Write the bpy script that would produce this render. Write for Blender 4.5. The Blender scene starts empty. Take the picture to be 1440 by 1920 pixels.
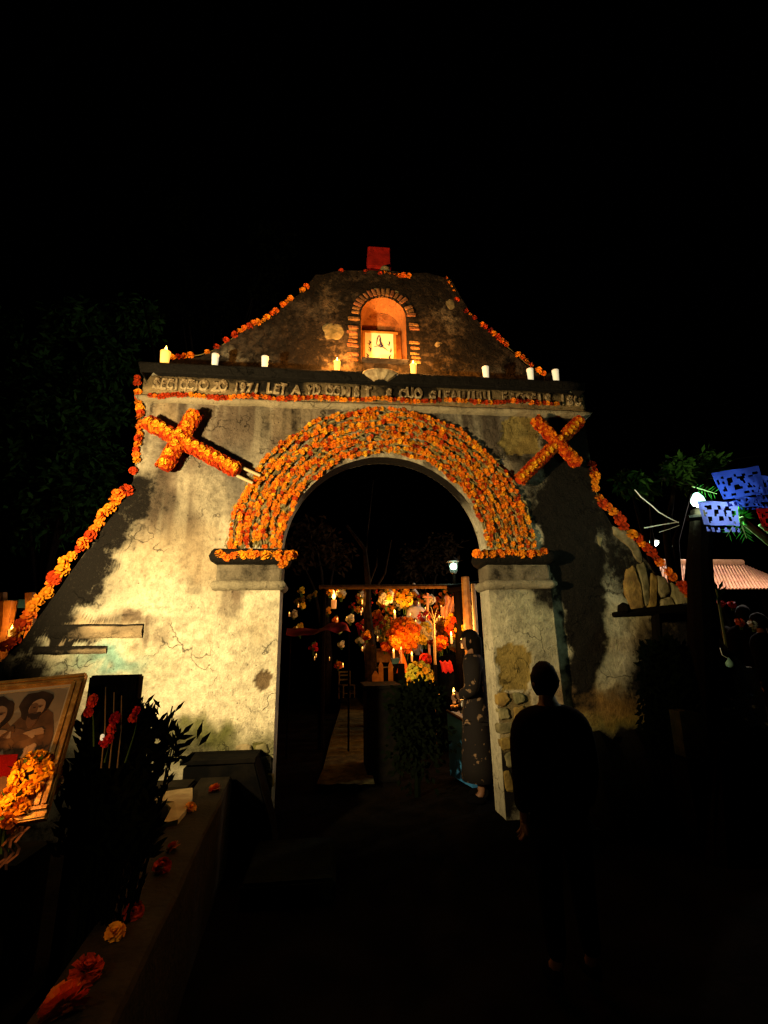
import bpy, bmesh, math, random
import numpy as np
from mathutils import Vector, Matrix, Euler

random.seed(7)
RNG = np.random.RandomState(7)
PI = math.pi
scene = bpy.context.scene
COL = scene.collection

# ------------------------------------------------------------------ camera
F_PX, YAW, PITCH, ROLL = 900.0, math.radians(6.4), math.radians(15.8), math.radians(1.0)
CAM = Vector((-0.567, -5.3, 1.65))
fw = Vector((math.sin(YAW)*math.cos(PITCH), math.cos(YAW)*math.cos(PITCH), math.sin(PITCH)))
r0 = Vector((math.cos(YAW), -math.sin(YAW), 0))
u0 = r0.cross(fw)
rt = r0*math.cos(ROLL) - u0*math.sin(ROLL)
up = u0*math.cos(ROLL) + r0*math.sin(ROLL)
cd = bpy.data.cameras.new('camera')
cd.sensor_fit = 'HORIZONTAL'; cd.sensor_width = 36.0; cd.lens = F_PX/1440*36.0
cd.clip_start = 0.05; cd.clip_end = 600
cam = bpy.data.objects.new('camera', cd); COL.objects.link(cam)
M = Matrix((rt, up, -fw)).transposed().to_4x4(); M.translation = CAM
cam.matrix_world = M
scene.camera = cam

# ------------------------------------------------------------------ world: a moonless night sky
w = bpy.data.worlds.new('World'); scene.world = w; w.use_nodes = True
nt = w.node_tree
bg = nt.nodes['Background']
sky = nt.nodes.new('ShaderNodeTexSky'); sky.sky_type = 'NISHITA'; sky.sun_disc = False
sky.sun_elevation = math.radians(-4); sky.sun_rotation = math.radians(200)
nt.links.new(sky.outputs[0], bg.inputs[0])
bg.inputs[1].default_value = 0.003

# ------------------------------------------------------------------ exposure and render options
vs = scene.view_settings
scene.display_settings.display_device = 'sRGB'
vs.view_transform = 'Standard'; vs.look = 'None'; vs.gamma = 1.0; vs.use_curve_mapping = False
vs.exposure = 0.0
scene.render.engine = 'CYCLES'
scene.cycles.use_denoising = True
scene.cycles.max_bounces = 5
scene.cycles.sample_clamp_indirect = 3.0
scene.cycles.caustics_reflective = False; scene.cycles.caustics_refractive = False

def ray(px, py): return fw + rt*((px-720)/F_PX) + up*((960-py)/F_PX)
def P(px, py, Y=0.0):
    d = ray(px, py); return CAM + d*((Y-CAM.y)/d.y)
def Gz(px, py, z=0.0):
    d = ray(px, py); return CAM + d*((z-CAM.z)/d.z)
def PXS(Y):                                    # metres per photo pixel near the middle of plane y=Y
    return (P(721, 1100, Y)-P(720, 1100, Y)).length

# ------------------------------------------------------------------ lights that the place has, plus an added fill
def spot(name, loc, target, watts, col, size, blend, radius):
    l = bpy.data.lights.new(name, 'SPOT'); l.energy = watts; l.color = col
    l.spot_size = math.radians(size); l.spot_blend = blend; l.shadow_soft_size = radius
    o = bpy.data.objects.new(name, l); COL.objects.link(o); o.location = loc
    o.rotation_euler = (Vector(target)-Vector(loc)).to_track_quat('-Z', 'Y').to_euler()
    return o
def point(name, loc, watts, col, radius=0.03):
    l = bpy.data.lights.new(name, 'POINT'); l.energy = watts; l.color = col; l.shadow_soft_size = radius
    o = bpy.data.objects.new(name, l); COL.objects.link(o); o.location = loc
    return o
FLOOD = Vector((-3.4, -3.3, 2.35))            # lamp on the left, outside the picture, aimed at the gateway
spot('flood_light', FLOOD, (-1.30, 0, 3.0), 1800, (1.0, 0.74, 0.35), 88, 0.60, 0.09)
spot('left_fill_light', (-3.0, -6.6, 3.4), (-1.75, -2.5, 0.6), 85, (1.0, 0.74, 0.40), 46, 0.6, 0.15)  # unseen fill spot added for the portrait, kerb and loose marigolds
CANDLE = (1.0, 0.36, 0.06)

# ------------------------------------------------------------------ materials
def mat(name, col, rough=0.8, spec=0.2, noise=None, bump=None, metal=0.0, emit=None, estr=0.0, trans=0.0, vary=0.0):
    m = bpy.data.materials.new(name); m.use_nodes = True
    n = m.node_tree.nodes; L = m.node_tree.links; b = n['Principled BSDF']
    b.inputs['Roughness'].default_value = rough
    b.inputs['Specular IOR Level'].default_value = spec
    b.inputs['Metallic'].default_value = metal
    c = (*col, 1)
    b.inputs['Base Color'].default_value = c
    tc = n.new('ShaderNodeTexCoord')
    src = None
    if noise:
        col2, sc, lo, hi = noise
        t = n.new('ShaderNodeTexNoise'); t.inputs['Scale'].default_value = sc; t.inputs['Detail'].default_value = 6
        L.new(tc.outputs['Object'], t.inputs['Vector'])
        r = n.new('ShaderNodeMapRange'); r.inputs[1].default_value = lo; r.inputs[2].default_value = hi
        L.new(t.outputs[0], r.inputs[0])
        mx = n.new('ShaderNodeMix'); mx.data_type = 'RGBA'
        mx.inputs['A'].default_value = c; mx.inputs['B'].default_value = (*col2, 1)
        L.new(r.outputs[0], mx.inputs['Factor']); src = mx.outputs['Result']
    if vary:
        oi = n.new('ShaderNodeObjectInfo'); hs = n.new('ShaderNodeHueSaturation')
        mr = n.new('ShaderNodeMapRange'); mr.inputs[3].default_value = 0.5-vary*0.012; mr.inputs[4].default_value = 0.5+vary*0.045
        L.new(oi.outputs['Random'], mr.inputs[0]); L.new(mr.outputs[0], hs.inputs['Hue'])
        mv = n.new('ShaderNodeMapRange'); mv.inputs[3].default_value = 1-vary*0.6; mv.inputs[4].default_value = 1+vary*0.2
        ml = n.new('ShaderNodeMath'); ml.operation = 'MULTIPLY'; ml.inputs[1].default_value = 7.31
        fr = n.new('ShaderNodeMath'); fr.operation = 'FRACT'
        L.new(oi.outputs['Random'], ml.inputs[0]); L.new(ml.outputs[0], fr.inputs[0]); L.new(fr.outputs[0], mv.inputs[0])
        L.new(mv.outputs[0], hs.inputs['Value'])
        if src: L.new(src, hs.inputs['Color'])
        else: hs.inputs['Color'].default_value = c
        src = hs.outputs[0]
    if src: L.new(src, b.inputs['Base Color'])
    if bump:
        sc, st = bump
        t = n.new('ShaderNodeTexNoise'); t.inputs['Scale'].default_value = sc; t.inputs['Detail'].default_value = 8
        L.new(tc.outputs['Object'], t.inputs['Vector'])
        bp = n.new('ShaderNodeBump'); bp.inputs['Strength'].default_value = st; bp.inputs['Distance'].default_value = 0.02
        L.new(t.outputs[0], bp.inputs['Height']); L.new(bp.outputs[0], b.inputs['Normal'])
    if emit:
        b.inputs['Emission Color'].default_value = (*emit, 1); b.inputs['Emission Strength'].default_value = estr
    if trans: b.inputs['Transmission Weight'].default_value = trans
    return m

MT = {}
MT['marigold'] = mat('marigold_orange', (0.86, 0.225, 0.008), 0.75, 0.15, noise=((0.80, 0.14, 0.005), 1.5, .4, .6), vary=0.5)
MT['marigold_y'] = mat('marigold_yellow', (0.92, 0.40, 0.015), 0.75, 0.15, vary=0.3)
MT['marigold_r'] = mat('marigold_red', (0.50, 0.045, 0.004), 0.8, 0.1, noise=((0.30, 0.02, 0.003), 9, .4, .65))
MT['cord'] = mat('cord', (0.16, 0.12, 0.04), 0.9)
MT['leaf_olive'] = mat('leaf_olive', (0.15, 0.11, 0.03), 0.8, 0.1, noise=((0.30, 0.24, 0.10), 14, .4, .65))
MT['leaf'] = mat('leaf_green', (0.035, 0.085, 0.018), 0.8, 0.08, noise=((0.06, 0.12, 0.03), 3, .4, .6))
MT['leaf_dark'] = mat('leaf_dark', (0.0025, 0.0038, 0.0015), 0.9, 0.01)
MT['leaf_tree'] = mat('tree_leaf', (0.016, 0.062, 0.010), 0.9, 0.05, noise=((0.03, 0.10, 0.02), 3, .4, .6))
MT['bark'] = mat('bark', (0.022, 0.016, 0.011), 0.9, 0.05, noise=((0.010, 0.008, 0.006), 12, .4, .6), bump=(30, .6))
MT['wood'] = mat('weathered_wood', (0.20, 0.12, 0.05), 0.8, 0.2, noise=((0.10, 0.055, 0.02), 14, .4, .65), bump=(40, .4))
MT['wood_dark'] = mat('black_wood', (0.004, 0.003, 0.002), 0.95, 0.02, bump=(30, .4))
MT['stick'] = mat('pale_stick', (0.55, 0.42, 0.22), 0.7)
MT['soot_shade'] = mat('sooty_stone', (0.018, 0.015, 0.012), 0.95, 0.05, noise=((0.06, 0.05, 0.035), 9, .55, .75), bump=(25, .6))
MT['wax'] = mat('glowing_white_cup', (0.80, 0.76, 0.62), 0.5, 0.3, emit=(1.0, 0.82, 0.50), estr=0.55)  # faint glow added to the unlit cups so they look bright
MT['waxdim'] = mat('wax', (0.75, 0.70, 0.55), 0.5, 0.3)
MT['waxlit'] = mat('glowing_wax', (0.85, 0.6, 0.25), 0.5, 0.3, emit=(1.0, 0.40, 0.05), estr=1.7)
MT['waxwarm'] = mat('wax_by_flame', (0.75, 0.5, 0.3), 0.5, 0.3, emit=(1.0, 0.33, 0.06), estr=0.35)
MT['flame'] = mat('flame', (1, .6, .2), 0.5, 0, emit=(1.0, 0.58, 0.10), estr=9)
MT['flame_dim'] = mat('flame_small', (1, .6, .2), 0.5, 0, emit=(1.0, 0.50, 0.10), estr=4)
MT['altar_red'] = mat('dark_red_cloth', (.16, .004, .004), .9, .05, noise=((.06, .002, .002), 6, .4, .65))
MT['red'] = mat('red_cloth', (0.45, 0.012, 0.010), 0.8, 0.15, noise=((0.25, 0.006, 0.006), 6, .4, .65))
MT['brick'] = mat('old_brick', (0.24, 0.10, 0.04), 0.9, 0.1, noise=((0.05, 0.03, 0.02), 20, .4, .65), bump=(40, .5), vary=0.5)
MT['stone'] = mat('rubble_stone', (0.27, 0.22, 0.12), 0.9, 0.1, noise=((0.12, 0.10, 0.05), 9, .4, .65), bump=(30, .7), vary=0.6)
MT['stone_o'] = mat('ochre_stone', (0.27, 0.17, 0.05), 0.9, 0.1, noise=((0.14, 0.085, 0.03), 9, .4, .65), bump=(30, .7), vary=0.3)
MT['dirt'] = mat('dark_earth', (0.005, 0.004, 0.003), 0.95, 0.01, noise=((0.0025, 0.002, 0.0015), 3, .4, .6), bump=(20, .5))
MT['path'] = mat('trodden_path', (0.085, 0.078, 0.034), 0.95, 0.03, noise=((0.035, 0.032, 0.015), 8, .35, .65), bump=(25, .5))
MT['tomb'] = mat('tomb_cement', (0.028, 0.022, 0.014), 0.9, 0.04, noise=((0.015, 0.012, 0.008), 5, .35, .7), bump=(30, .4))
MT['tomb_black'] = mat('tomb_dark_stone', (0.003, 0.003, 0.003), 0.9, 0.03, noise=((0.006, 0.005, 0.004), 8, .4, .6), bump=(20, .3))
MT['cloth_cream'] = mat('cream_cloth', (0.50, 0.40, 0.20), 0.85, 0.1, noise=((0.40, 0.30, 0.14), 12, .4, .6))
MT['gold'] = mat('gilt_frame', (0.62, 0.36, 0.08), 0.45, 0.5, noise=((0.35, 0.18, 0.04), 18, .4, .65), metal=0.3, bump=(25, .4))
MT['cream'] = mat('cream_paint', (0.62, 0.55, 0.38), 0.6)
MT['black'] = mat('black_cloth', (0.0025, 0.002, 0.002), 0.95, 0.02)
MT['black2'] = mat('dark_brown_cloth', (0.005, 0.0025, 0.0025), 0.95, 0.02)
MT['hair'] = mat('black_hair', (0.003, 0.002, 0.0015), 0.8, 0.05)
MT['skin'] = mat('skin', (0.16, 0.075, 0.04), 0.6, 0.3)
MT['blue_paint'] = mat('blue_tomb_paint', (0.02, 0.12, 0.32), 0.6, 0.3, noise=((0.03, 0.16, 0.36), 4, .4, .6))
MT['pale_blue'] = mat('pale_blue_paint', (0.30, 0.48, 0.52), 0.7, 0.2, noise=((0.16, 0.28, 0.32), 9, .45, .7))
MT['blue_paper'] = mat('blue_paper', (0.05, 0.09, 0.55), 0.8, 0.1)
MT['blue_paper2'] = mat('pale_blue_paper', (0.20, 0.24, 0.75), 0.8, 0.1)
MT['red_paper'] = mat('red_paper', (0.5, 0.01, 0.012), 0.8, 0.1)
MT['bamboo'] = mat('pale_green_cane', (0.35, 0.55, 0.22), 0.5, 0.3)
MT['palm'] = mat('palm_leaf', (0.05, 0.34, 0.05), 0.5, 0.3)
MT['tile'] = mat('roof_tile', (0.55, 0.27, 0.17), 0.85, 0.1, noise=((0.42, 0.20, 0.12), 10, .4, .6), vary=0.3)
MT['bulb'] = mat('bulb_glow', (1, 1, 1), 0.4, 0, emit=(0.45, 1.0, 0.80), estr=5)
MT['bulb2'] = mat('lamp_glow', (1, 1, 1), 0.4, 0, emit=(0.55, 1.0, 0.72), estr=5)
MT['metal'] = mat('dull_metal', (0.12, 0.12, 0.11), 0.5, 0.5, metal=0.7)
MT['white'] = mat('white_paint', (0.75, 0.72, 0.65), 0.6)
MT['pink'] = mat('pink_cloth', (0.62, 0.36, 0.26), 0.85, 0.1, noise=((0.50, 0.25, 0.17), 9, .4, .6))
MT['violet'] = mat('pale_blue_cloth', (0.25, 0.32, 0.50), 0.85)
MT['floral'] = mat('dark_floral_cloth', (0.012, 0.010, 0.010), 0.9, 0.05, noise=((0.16, 0.10, 0.06), 14, .60, .63))
MT['stick_dim'] = mat('dull_stalk', (.20, .15, .08), .8)
MT['ribbon'] = mat('dull_ribbon', (.16, .07, .04), .7)
MT['glass'] = mat('lamp_glass', (0.8, 1.0, 0.9), 0.15, 0.5, trans=0.9)
MT['orange_wood'] = mat('varnished_wood', (0.42, 0.20, 0.04), 0.5, 0.3, noise=((0.28, 0.12, 0.025), 12, .4, .6))
MT['orange_cloth'] = mat('orange_cloth', (0.75, 0.17, 0.012), 0.85, 0.1)
MT['white_fl'] = mat('white_petal', (0.72, 0.72, 0.58), 0.7)
MT['yellow_fl'] = mat('yellow_petal', (0.70, 0.50, 0.03), 0.7, vary=0.3)
MT['red_fl'] = mat('red_petal', (0.60, 0.01, 0.02), 0.6, vary=0.3)

def translucent(name, col, k=.55):
    m = bpy.data.materials.new(name); m.use_nodes = True; n = m.node_tree.nodes; L = m.node_tree.links
    n.remove(n['Principled BSDF']); d = n.new('ShaderNodeBsdfDiffuse'); t = n.new('ShaderNodeBsdfTranslucent'); x = n.new('ShaderNodeMixShader')
    for q in (d, t): q.inputs['Color'].default_value = (*col, 1)
    x.inputs[0].default_value = k; L.new(d.outputs[0], x.inputs[1]); L.new(t.outputs[0], x.inputs[2]); L.new(x.outputs[0], n['Material Output'].inputs['Surface'])
    return m
MT['blue_paper'] = translucent('blue_paper', (.018, .04, .34)); MT['blue_paper2'] = translucent('pale_blue_paper', (.13, .15, .62)); MT['red_paper'] = translucent('red_paper', (.55, .01, .012))
MT['palm'] = translucent('palm_leaf', (.05, .38, .05))

# plaster: painted attribute + soot and painted-shade mask broken up by fine noise
def plaster_mat():
    m = bpy.data.materials.new('lime_plaster'); m.use_nodes = True
    n = m.node_tree.nodes; L = m.node_tree.links; b = n['Principled BSDF']
    b.inputs['Roughness'].default_value = 0.93; b.inputs['Specular IOR Level'].default_value = 0.1
    tc = n.new('ShaderNodeTexCoord')
    at = n.new('ShaderNodeAttribute'); at.attribute_name = 'paint'
    so = n.new('ShaderNodeAttribute'); so.attribute_name = 'soot_shade'
    def noise(sc, det=8, rough=.6, vec=None):
        t = n.new('ShaderNodeTexNoise'); t.inputs['Scale'].default_value = sc; t.inputs['Detail'].default_value = det
        t.inputs['Roughness'].default_value = rough
        L.new(vec or tc.outputs['Object'], t.inputs['Vector']); return t.outputs[0]
    def math_(op, a, b_):
        x = n.new('ShaderNodeMath'); x.operation = op
        for i, v in enumerate((a, b_)):
            if isinstance(v, (int, float)): x.inputs[i].default_value = v
            else: L.new(v, x.inputs[i])
        return x.outputs[0]
    def mr(v, a, b_, c=0., d=1., smooth=False):
        x = n.new('ShaderNodeMapRange'); 
        if smooth: x.interpolation_type = 'SMOOTHSTEP'
        for i, q in enumerate((a, b_, c, d)): x.inputs[i+1].default_value = q
        L.new(v, x.inputs[0]); return x.outputs[0]
    n1 = noise(14, 9, .7); n2 = noise(70, 5, .6); n3 = noise(3.5, 8, .65)
    f = math_('MULTIPLY', mr(n3, .3, .7, .70, 1.08), mr(n1, .28, .72, .50, 1.22))
    f = math_('MULTIPLY', f, mr(n2, .3, .7, .82, 1.12))
    mul = n.new('ShaderNodeVectorMath'); mul.operation = 'SCALE'
    L.new(at.outputs['Color'], mul.inputs[0]); L.new(f, mul.inputs['Scale'])
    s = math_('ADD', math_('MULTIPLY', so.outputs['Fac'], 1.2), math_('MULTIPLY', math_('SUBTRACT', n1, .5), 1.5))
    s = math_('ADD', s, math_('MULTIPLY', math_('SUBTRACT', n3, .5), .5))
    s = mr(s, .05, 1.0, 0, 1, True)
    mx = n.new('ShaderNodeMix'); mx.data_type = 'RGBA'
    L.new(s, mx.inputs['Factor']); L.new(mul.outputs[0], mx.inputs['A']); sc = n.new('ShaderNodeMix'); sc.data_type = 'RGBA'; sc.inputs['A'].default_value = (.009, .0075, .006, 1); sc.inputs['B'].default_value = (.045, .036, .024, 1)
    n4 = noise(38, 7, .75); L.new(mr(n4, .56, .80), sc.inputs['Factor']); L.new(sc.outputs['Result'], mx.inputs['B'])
    # small pits
    v = n.new('ShaderNodeTexVoronoi'); v.inputs['Scale'].default_value = 11; L.new(tc.outputs['Object'], v.inputs['Vector'])
    pit = mr(v.outputs['Distance'], .05, .11, .45, 1.)
    m2 = n.new('ShaderNodeVectorMath'); m2.operation = 'SCALE'
    L.new(mx.outputs['Result'], m2.inputs[0]); L.new(pit, m2.inputs['Scale'])
    # hairline cracks
    wv = n.new('ShaderNodeVectorMath'); wv.operation = 'SCALE'; nv = n.new('ShaderNodeTexNoise'); nv.inputs['Scale'].default_value = 4; nv.inputs['Detail'].default_value = 6
    L.new(tc.outputs['Object'], nv.inputs['Vector']); L.new(nv.outputs['Color'], wv.inputs[0]); wv.inputs['Scale'].default_value = .7
    ad = n.new('ShaderNodeVectorMath'); ad.operation = 'ADD'; L.new(tc.outputs['Object'], ad.inputs[0]); L.new(wv.outputs[0], ad.inputs[1])
    vc = n.new('ShaderNodeTexVoronoi'); vc.feature = 'DISTANCE_TO_EDGE'; vc.inputs['Scale'].default_value = 1.5; L.new(ad.outputs[0], vc.inputs['Vector'])
    ck = mr(vc.outputs['Distance'], .0, .016, .25, 1.); cm = mr(noise(1.7, 3, .5), .5, .58); one = math_('SUBTRACT', 1., cm)
    ck = math_('ADD', math_('MULTIPLY', ck, cm), one)
    m3 = n.new('ShaderNodeVectorMath'); m3.operation = 'SCALE'; L.new(m2.outputs[0], m3.inputs[0]); L.new(ck, m3.inputs['Scale'])
    L.new(m3.outputs[0], b.inputs['Base Color'])
    h = math_('ADD', math_('MULTIPLY', n1, 1.0), math_('MULTIPLY', n2, .35))
    h = math_('ADD', h, math_('MULTIPLY', pit, .3)); h = math_('ADD', h, math_('MULTIPLY', ck, .5))
    bp = n.new('ShaderNodeBump'); bp.inputs['Strength'].default_value = .75; bp.inputs['Distance'].default_value = .045
    L.new(h, bp.inputs['Height']); L.new(bp.outputs[0], b.inputs['Normal'])
    return m
MT['plaster'] = plaster_mat()

# ------------------------------------------------------------------ object helpers
ORG = {}
def org(o):
    v = Vector((0, 0, 0))
    while o is not None:
        v = v + o.location; o = o.parent
    return v
def tag(o, label=None, cat=None, group=None, kind=None):
    if label: o['label'] = label
    if cat: o['category'] = cat
    if group: o['group'] = group
    if kind: o['kind'] = kind
    return o
def thing(name, loc, label, cat, group=None):
    o = bpy.data.objects.new(name, None); o.empty_display_size = .05
    COL.objects.link(o); o.location = loc
    return tag(o, label, cat, group)
def inst(name, me, parent, wloc, rot=(0, 0, 0), scale=1.0):
    o = bpy.data.objects.new(name, me); COL.objects.link(o)
    if parent is not None:
        o.parent = parent; o.location = Vector(wloc) - org(parent)
    else: o.location = wloc
    o.rotation_euler = rot
    o.scale = (scale,)*3 if isinstance(scale, (int, float)) else scale
    return o
class MB:
    def __init__(s): s.v = []; s.f = []; s.m = []; s.mi = 0
    def add(s, vs_, fs):
        k = len(s.v); s.v += [tuple(p) for p in vs_]
        s.f += [tuple(i+k for i in f) for f in fs]; s.m += [s.mi]*len(fs); return s
    def box(s, c, d, rot=None, taper=1.0):
        x, y, z = d[0]/2, d[1]/2, d[2]/2
        pts = [Vector((sx*x*(taper if sz > 0 else 1), sy*y*(taper if sz > 0 else 1), sz*z)) for sz in (-1, 1) for sy in (-1, 1) for sx in (-1, 1)]
        if rot: 
            R = Euler(rot).to_matrix(); pts = [R @ p for p in pts]
        return s.add([p+Vector(c) for p in pts], [(0, 2, 3, 1), (4, 5, 7, 6), (0, 1, 5, 4), (2, 6, 7, 3), (0, 4, 6, 2), (1, 3, 7, 5)])
    def tube(s, path, rad, n=8, cap=True):
        path = [Vector(p) for p in path]
        if isinstance(rad, (int, float)): rad = [rad]*len(path)
        vs_, fs = [], []
        ref = Vector((0, 0, 1))
        for i, p in enumerate(path):
            t = (path[min(i+1, len(path)-1)]-path[max(i-1, 0)]).normalized()
            a = t.cross(ref)
            if a.length < .1: a = t.cross(Vector((1, 0, 0)))
            a.normalize(); b = t.cross(a)
            for k in range(n):
                an = 2*PI*k/n; vs_.append(p+(a*math.cos(an)+b*math.sin(an))*rad[i])
        for i in range(len(path)-1):
            for k in range(n):
                k2 = (k+1) % n; fs.append((i*n+k, i*n+k2, (i+1)*n+k2, (i+1)*n+k))
        if cap: fs += [tuple(range(n-1, -1, -1)), tuple((len(path)-1)*n+k for k in range(n))]
        return s.add(vs_, fs)
    def lathe(s, c, prof, n=14, sx=1., sy=1.):
        vs_, fs = [], []
        for r, z in prof:
            for k in range(n):
                a = 2*PI*k/n; vs_.append((c[0]+r*sx*math.cos(a), c[1]+r*sy*math.sin(a), c[2]+z))
        for i in range(len(prof)-1):
            for k in range(n):
                k2 = (k+1) % n; fs.append((i*n+k, i*n+k2, (i+1)*n+k2, (i+1)*n+k))
        fs += [tuple(range(n-1, -1, -1)), tuple((len(prof)-1)*n+k for k in range(n))]
        return s.add(vs_, fs)
    def prism(s, poly, a, b):                 # polygon in x,z extruded from y=a (front) to y=b
        n = len(poly)
        vs_ = [(x, a, z) for x, z in poly]+[(x, b, z) for x, z in poly]
        fs = [tuple(range(n)), tuple(range(2*n-1, n-1, -1))]+[(i, n+i, n+(i+1) % n, (i+1) % n) for i in range(n)]
        return s.add(vs_, fs)
    def mesh(s, name, mats, smooth=False):
        me = bpy.data.meshes.new(name); me.from_pydata(s.v, [], s.f)
        for m_ in (mats if isinstance(mats, (list, tuple)) else [mats]): me.materials.append(m_)
        if any(s.m): me.polygons.foreach_set('material_index', s.m)
        if smooth: me.polygons.foreach_set('use_smooth', [True]*len(s.f))
        me.update(); return me
    def build(s, name, mats, parent=None, smooth=False, loc=None):
        base = org(parent) if parent is not None else Vector(loc or (0, 0, 0))
        s.v = [(x-base.x, y-base.y, z-base.z) for x, y, z in s.v]
        o = bpy.data.objects.new(name, s.mesh(name, mats, smooth)); COL.objects.link(o)
        if parent is not None: o.parent = parent
        else: o.location = base
        return o
def rough(me, amp, seed=0):
    r = np.random.RandomState(seed)
    for v in me.vertices: v.co += Vector(r.uniform(-amp, amp, 3))
    return me
def bevel_mesh(o, wd, seg=2):
    bm = bmesh.new(); bm.from_mesh(o.data)
    bmesh.ops.bevel(bm, geom=bm.edges[:], offset=wd, segments=seg, affect='EDGES', clamp_overlap=True)
    bm.to_mesh(o.data); bm.free(); return o

# value noise in numpy for relief and wear
def _h(i, j, s):
    v = np.sin(i*127.1+j*311.7+s*74.7)*43758.5453
    return v-np.floor(v)
def vn(x, z, s=0):
    i, j = np.floor(x), np.floor(z); u, v = x-i, z-j
    u = u*u*(3-2*u); v = v*v*(3-2*v)
    return (_h(i, j, s)*(1-u)+_h(i+1, j, s)*u)*(1-v)+(_h(i, j+1, s)*(1-u)+_h(i+1, j+1, s)*u)*v
def fbm(x, z, s=0, o=4):
    r = 0; a = .5; t = 0
    for k in range(o):
        r = r+a*vn(x, z, s+k*3.1); t += a; a *= .55; x = x*2.03+1.7; z = z*2.03+5.1
    return r/t
def sstep(a, b, x):
    t = np.clip((x-a)/(b-a), 0, 1); return t*t*(3-2*t)

# ------------------------------------------------------------------ wear of the gateway's plaster and shade painted with it, kept in wall metres
def wl(px, py): p = P(px, py, 0); return p.x, p.z
COLS = {'plaster': (.70, .62, .43), 'pale': (.74, .69, .53), 'brown': (.19, .14, .095), 'grey': (.20, .18, .14), 'teal': (.22, .42, .36),
        'moss': (.10, .11, .022), 'green': (.30, .31, .20), 'ochre': (.30, .19, .045), 'rust': (.26, .12, .04), 'stone': (.25, .16, .08), 'warm': (.50, .36, .20)}
STAINS = [(470, 790, 300, 60, 'brown', .8), (760, 775, 200, 40, 'brown', .7), (360, 860, 130, 60, 'grey', .5),  # px, py, rx, ry, kind, strength
    (470, 830, 330, 150, 'brown', .85), (640, 770, 120, 40, 'grey', .6), (430, 900, 70, 60, 'grey', .7), (300, 775, 40, 40, 'warm', .6),
    (560, 780, 50, 40, 'warm', .4), (330, 950, 90, 90, 'brown', .75), (385, 920, 50, 60, 'plaster', .45), (410, 1075, 60, 75, 'brown', .85), (330, 1040, 120, 60, 'warm', .5),
    (250, 1170, 80, 22, 'brown', .9), (150, 1190, 90, 18, 'warm', .8), (195, 1238, 75, 26, 'teal', .95), (100, 1245, 70, 26, 'green', .7),
    (270, 1250, 60, 50, 'green', .4), (380, 1375, 80, 40, 'moss', .9), (455, 1385, 60, 40, 'moss', .6), (490, 1430, 30, 80, 'moss', .85), (505, 1500, 40, 70, 'moss', .9),
    (300, 1410, 160, 50, 'moss', .5), (480, 1250, 45, 150, 'plaster', .5), (490, 1170, 30, 40, 'warm', .35), (150, 1270, 120, 20, 'plaster', .4),
    (880, 800, 160, 70, 'grey', .8), (900, 830, 120, 60, 'brown', .5), (1040, 790, 60, 40, 'grey', .6), (1060, 900, 80, 120, 'grey', .7),
    (1150, 1010, 70, 90, 'grey', .7), (1160, 1140, 70, 120, 'green', .9), (1110, 1210, 60, 90, 'green', .7), (1180, 1230, 60, 60, 'grey', .5), (1158, 1180, 42, 95, 'plaster', .55), (1160, 1100, 30, 50, 'pale', .5), (1132, 1010, 14, 40, 'plaster', .6), (1185, 1015, 22, 18, 'plaster', .6),
    (965, 1090, 70, 25, 'grey', .7), (970, 1150, 70, 60, 'green', .35), (1010, 1170, 50, 90, 'green', .5), (960, 1330, 70, 50, 'stone', .6), (945, 1420, 60, 60, 'ochre', .8),
    (1150, 1340, 110, 55, 'ochre', .95), (1090, 1290, 50, 40, 'rust', .7), (1200, 1360, 60, 50, 'ochre', .8), (1150, 1390, 200, 40, 'moss', .6),
    (1170, 1320, 70, 25, 'rust', .5), (1260, 1200, 60, 40, 'stone', .8), (1250, 1170, 70, 40, 'ochre', .5),
]
SOOT_SHADE = [(1075, 830, 40, 70, 1.0), (1065, 930, 62, 110, 1.15), (1085, 1060, 52, 130, 1.15), (1092, 1200, 34, 120, 1.2), (1130, 960, 30, 60, .8), (1030, 1000, 22, 80, .8),  # soot, plus a post's shadow painted as the dark right-hand band
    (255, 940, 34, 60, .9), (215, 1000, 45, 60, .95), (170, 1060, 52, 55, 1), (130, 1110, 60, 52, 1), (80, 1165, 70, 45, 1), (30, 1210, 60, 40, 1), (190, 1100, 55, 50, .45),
    (120, 1205, 70, 9, 1), (200, 1170, 60, 7, .5), (290, 930, 35, 70, .45), (330, 985, 60, 50, .28), (440, 1060, 40, 22, .6), (480, 780, 45, 60, .30), (560, 780, 30, 60, .28), (690, 770, 40, 30, .3),  # thin flat bands paint in the recess shade of the left moulding
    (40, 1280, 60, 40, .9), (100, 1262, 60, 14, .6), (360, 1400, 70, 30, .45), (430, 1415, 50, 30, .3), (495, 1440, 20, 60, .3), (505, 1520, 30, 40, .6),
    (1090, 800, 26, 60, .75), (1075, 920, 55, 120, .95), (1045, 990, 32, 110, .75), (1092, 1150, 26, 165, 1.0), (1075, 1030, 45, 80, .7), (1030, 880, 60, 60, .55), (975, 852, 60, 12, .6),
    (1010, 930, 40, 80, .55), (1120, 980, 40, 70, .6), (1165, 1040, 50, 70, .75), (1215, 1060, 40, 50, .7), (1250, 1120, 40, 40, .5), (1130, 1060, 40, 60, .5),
    (1270, 1250, 60, 100, 1.0), (1240, 1300, 60, 70, .9), (1320, 1200, 60, 200, 1), (1150, 1420, 260, 45, 1), (1110, 1310, 30, 30, .5), (1170, 1300, 30, 14, .4),  # leading blobs paint in a bush-shaped shadow below the rail
    (950, 1085, 70, 16, .5), (1020, 1110, 30, 50, .6), (1010, 1240, 30, 40, .25), (940, 1490, 60, 60, .7), (960, 1350, 40, 30, .3), (950, 1470, 90, 70, .9), (1000, 1420, 60, 70, .7), (500, 1520, 60, 40, .5),  # low blobs fade the pilaster feet into painted darkness
]
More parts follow.
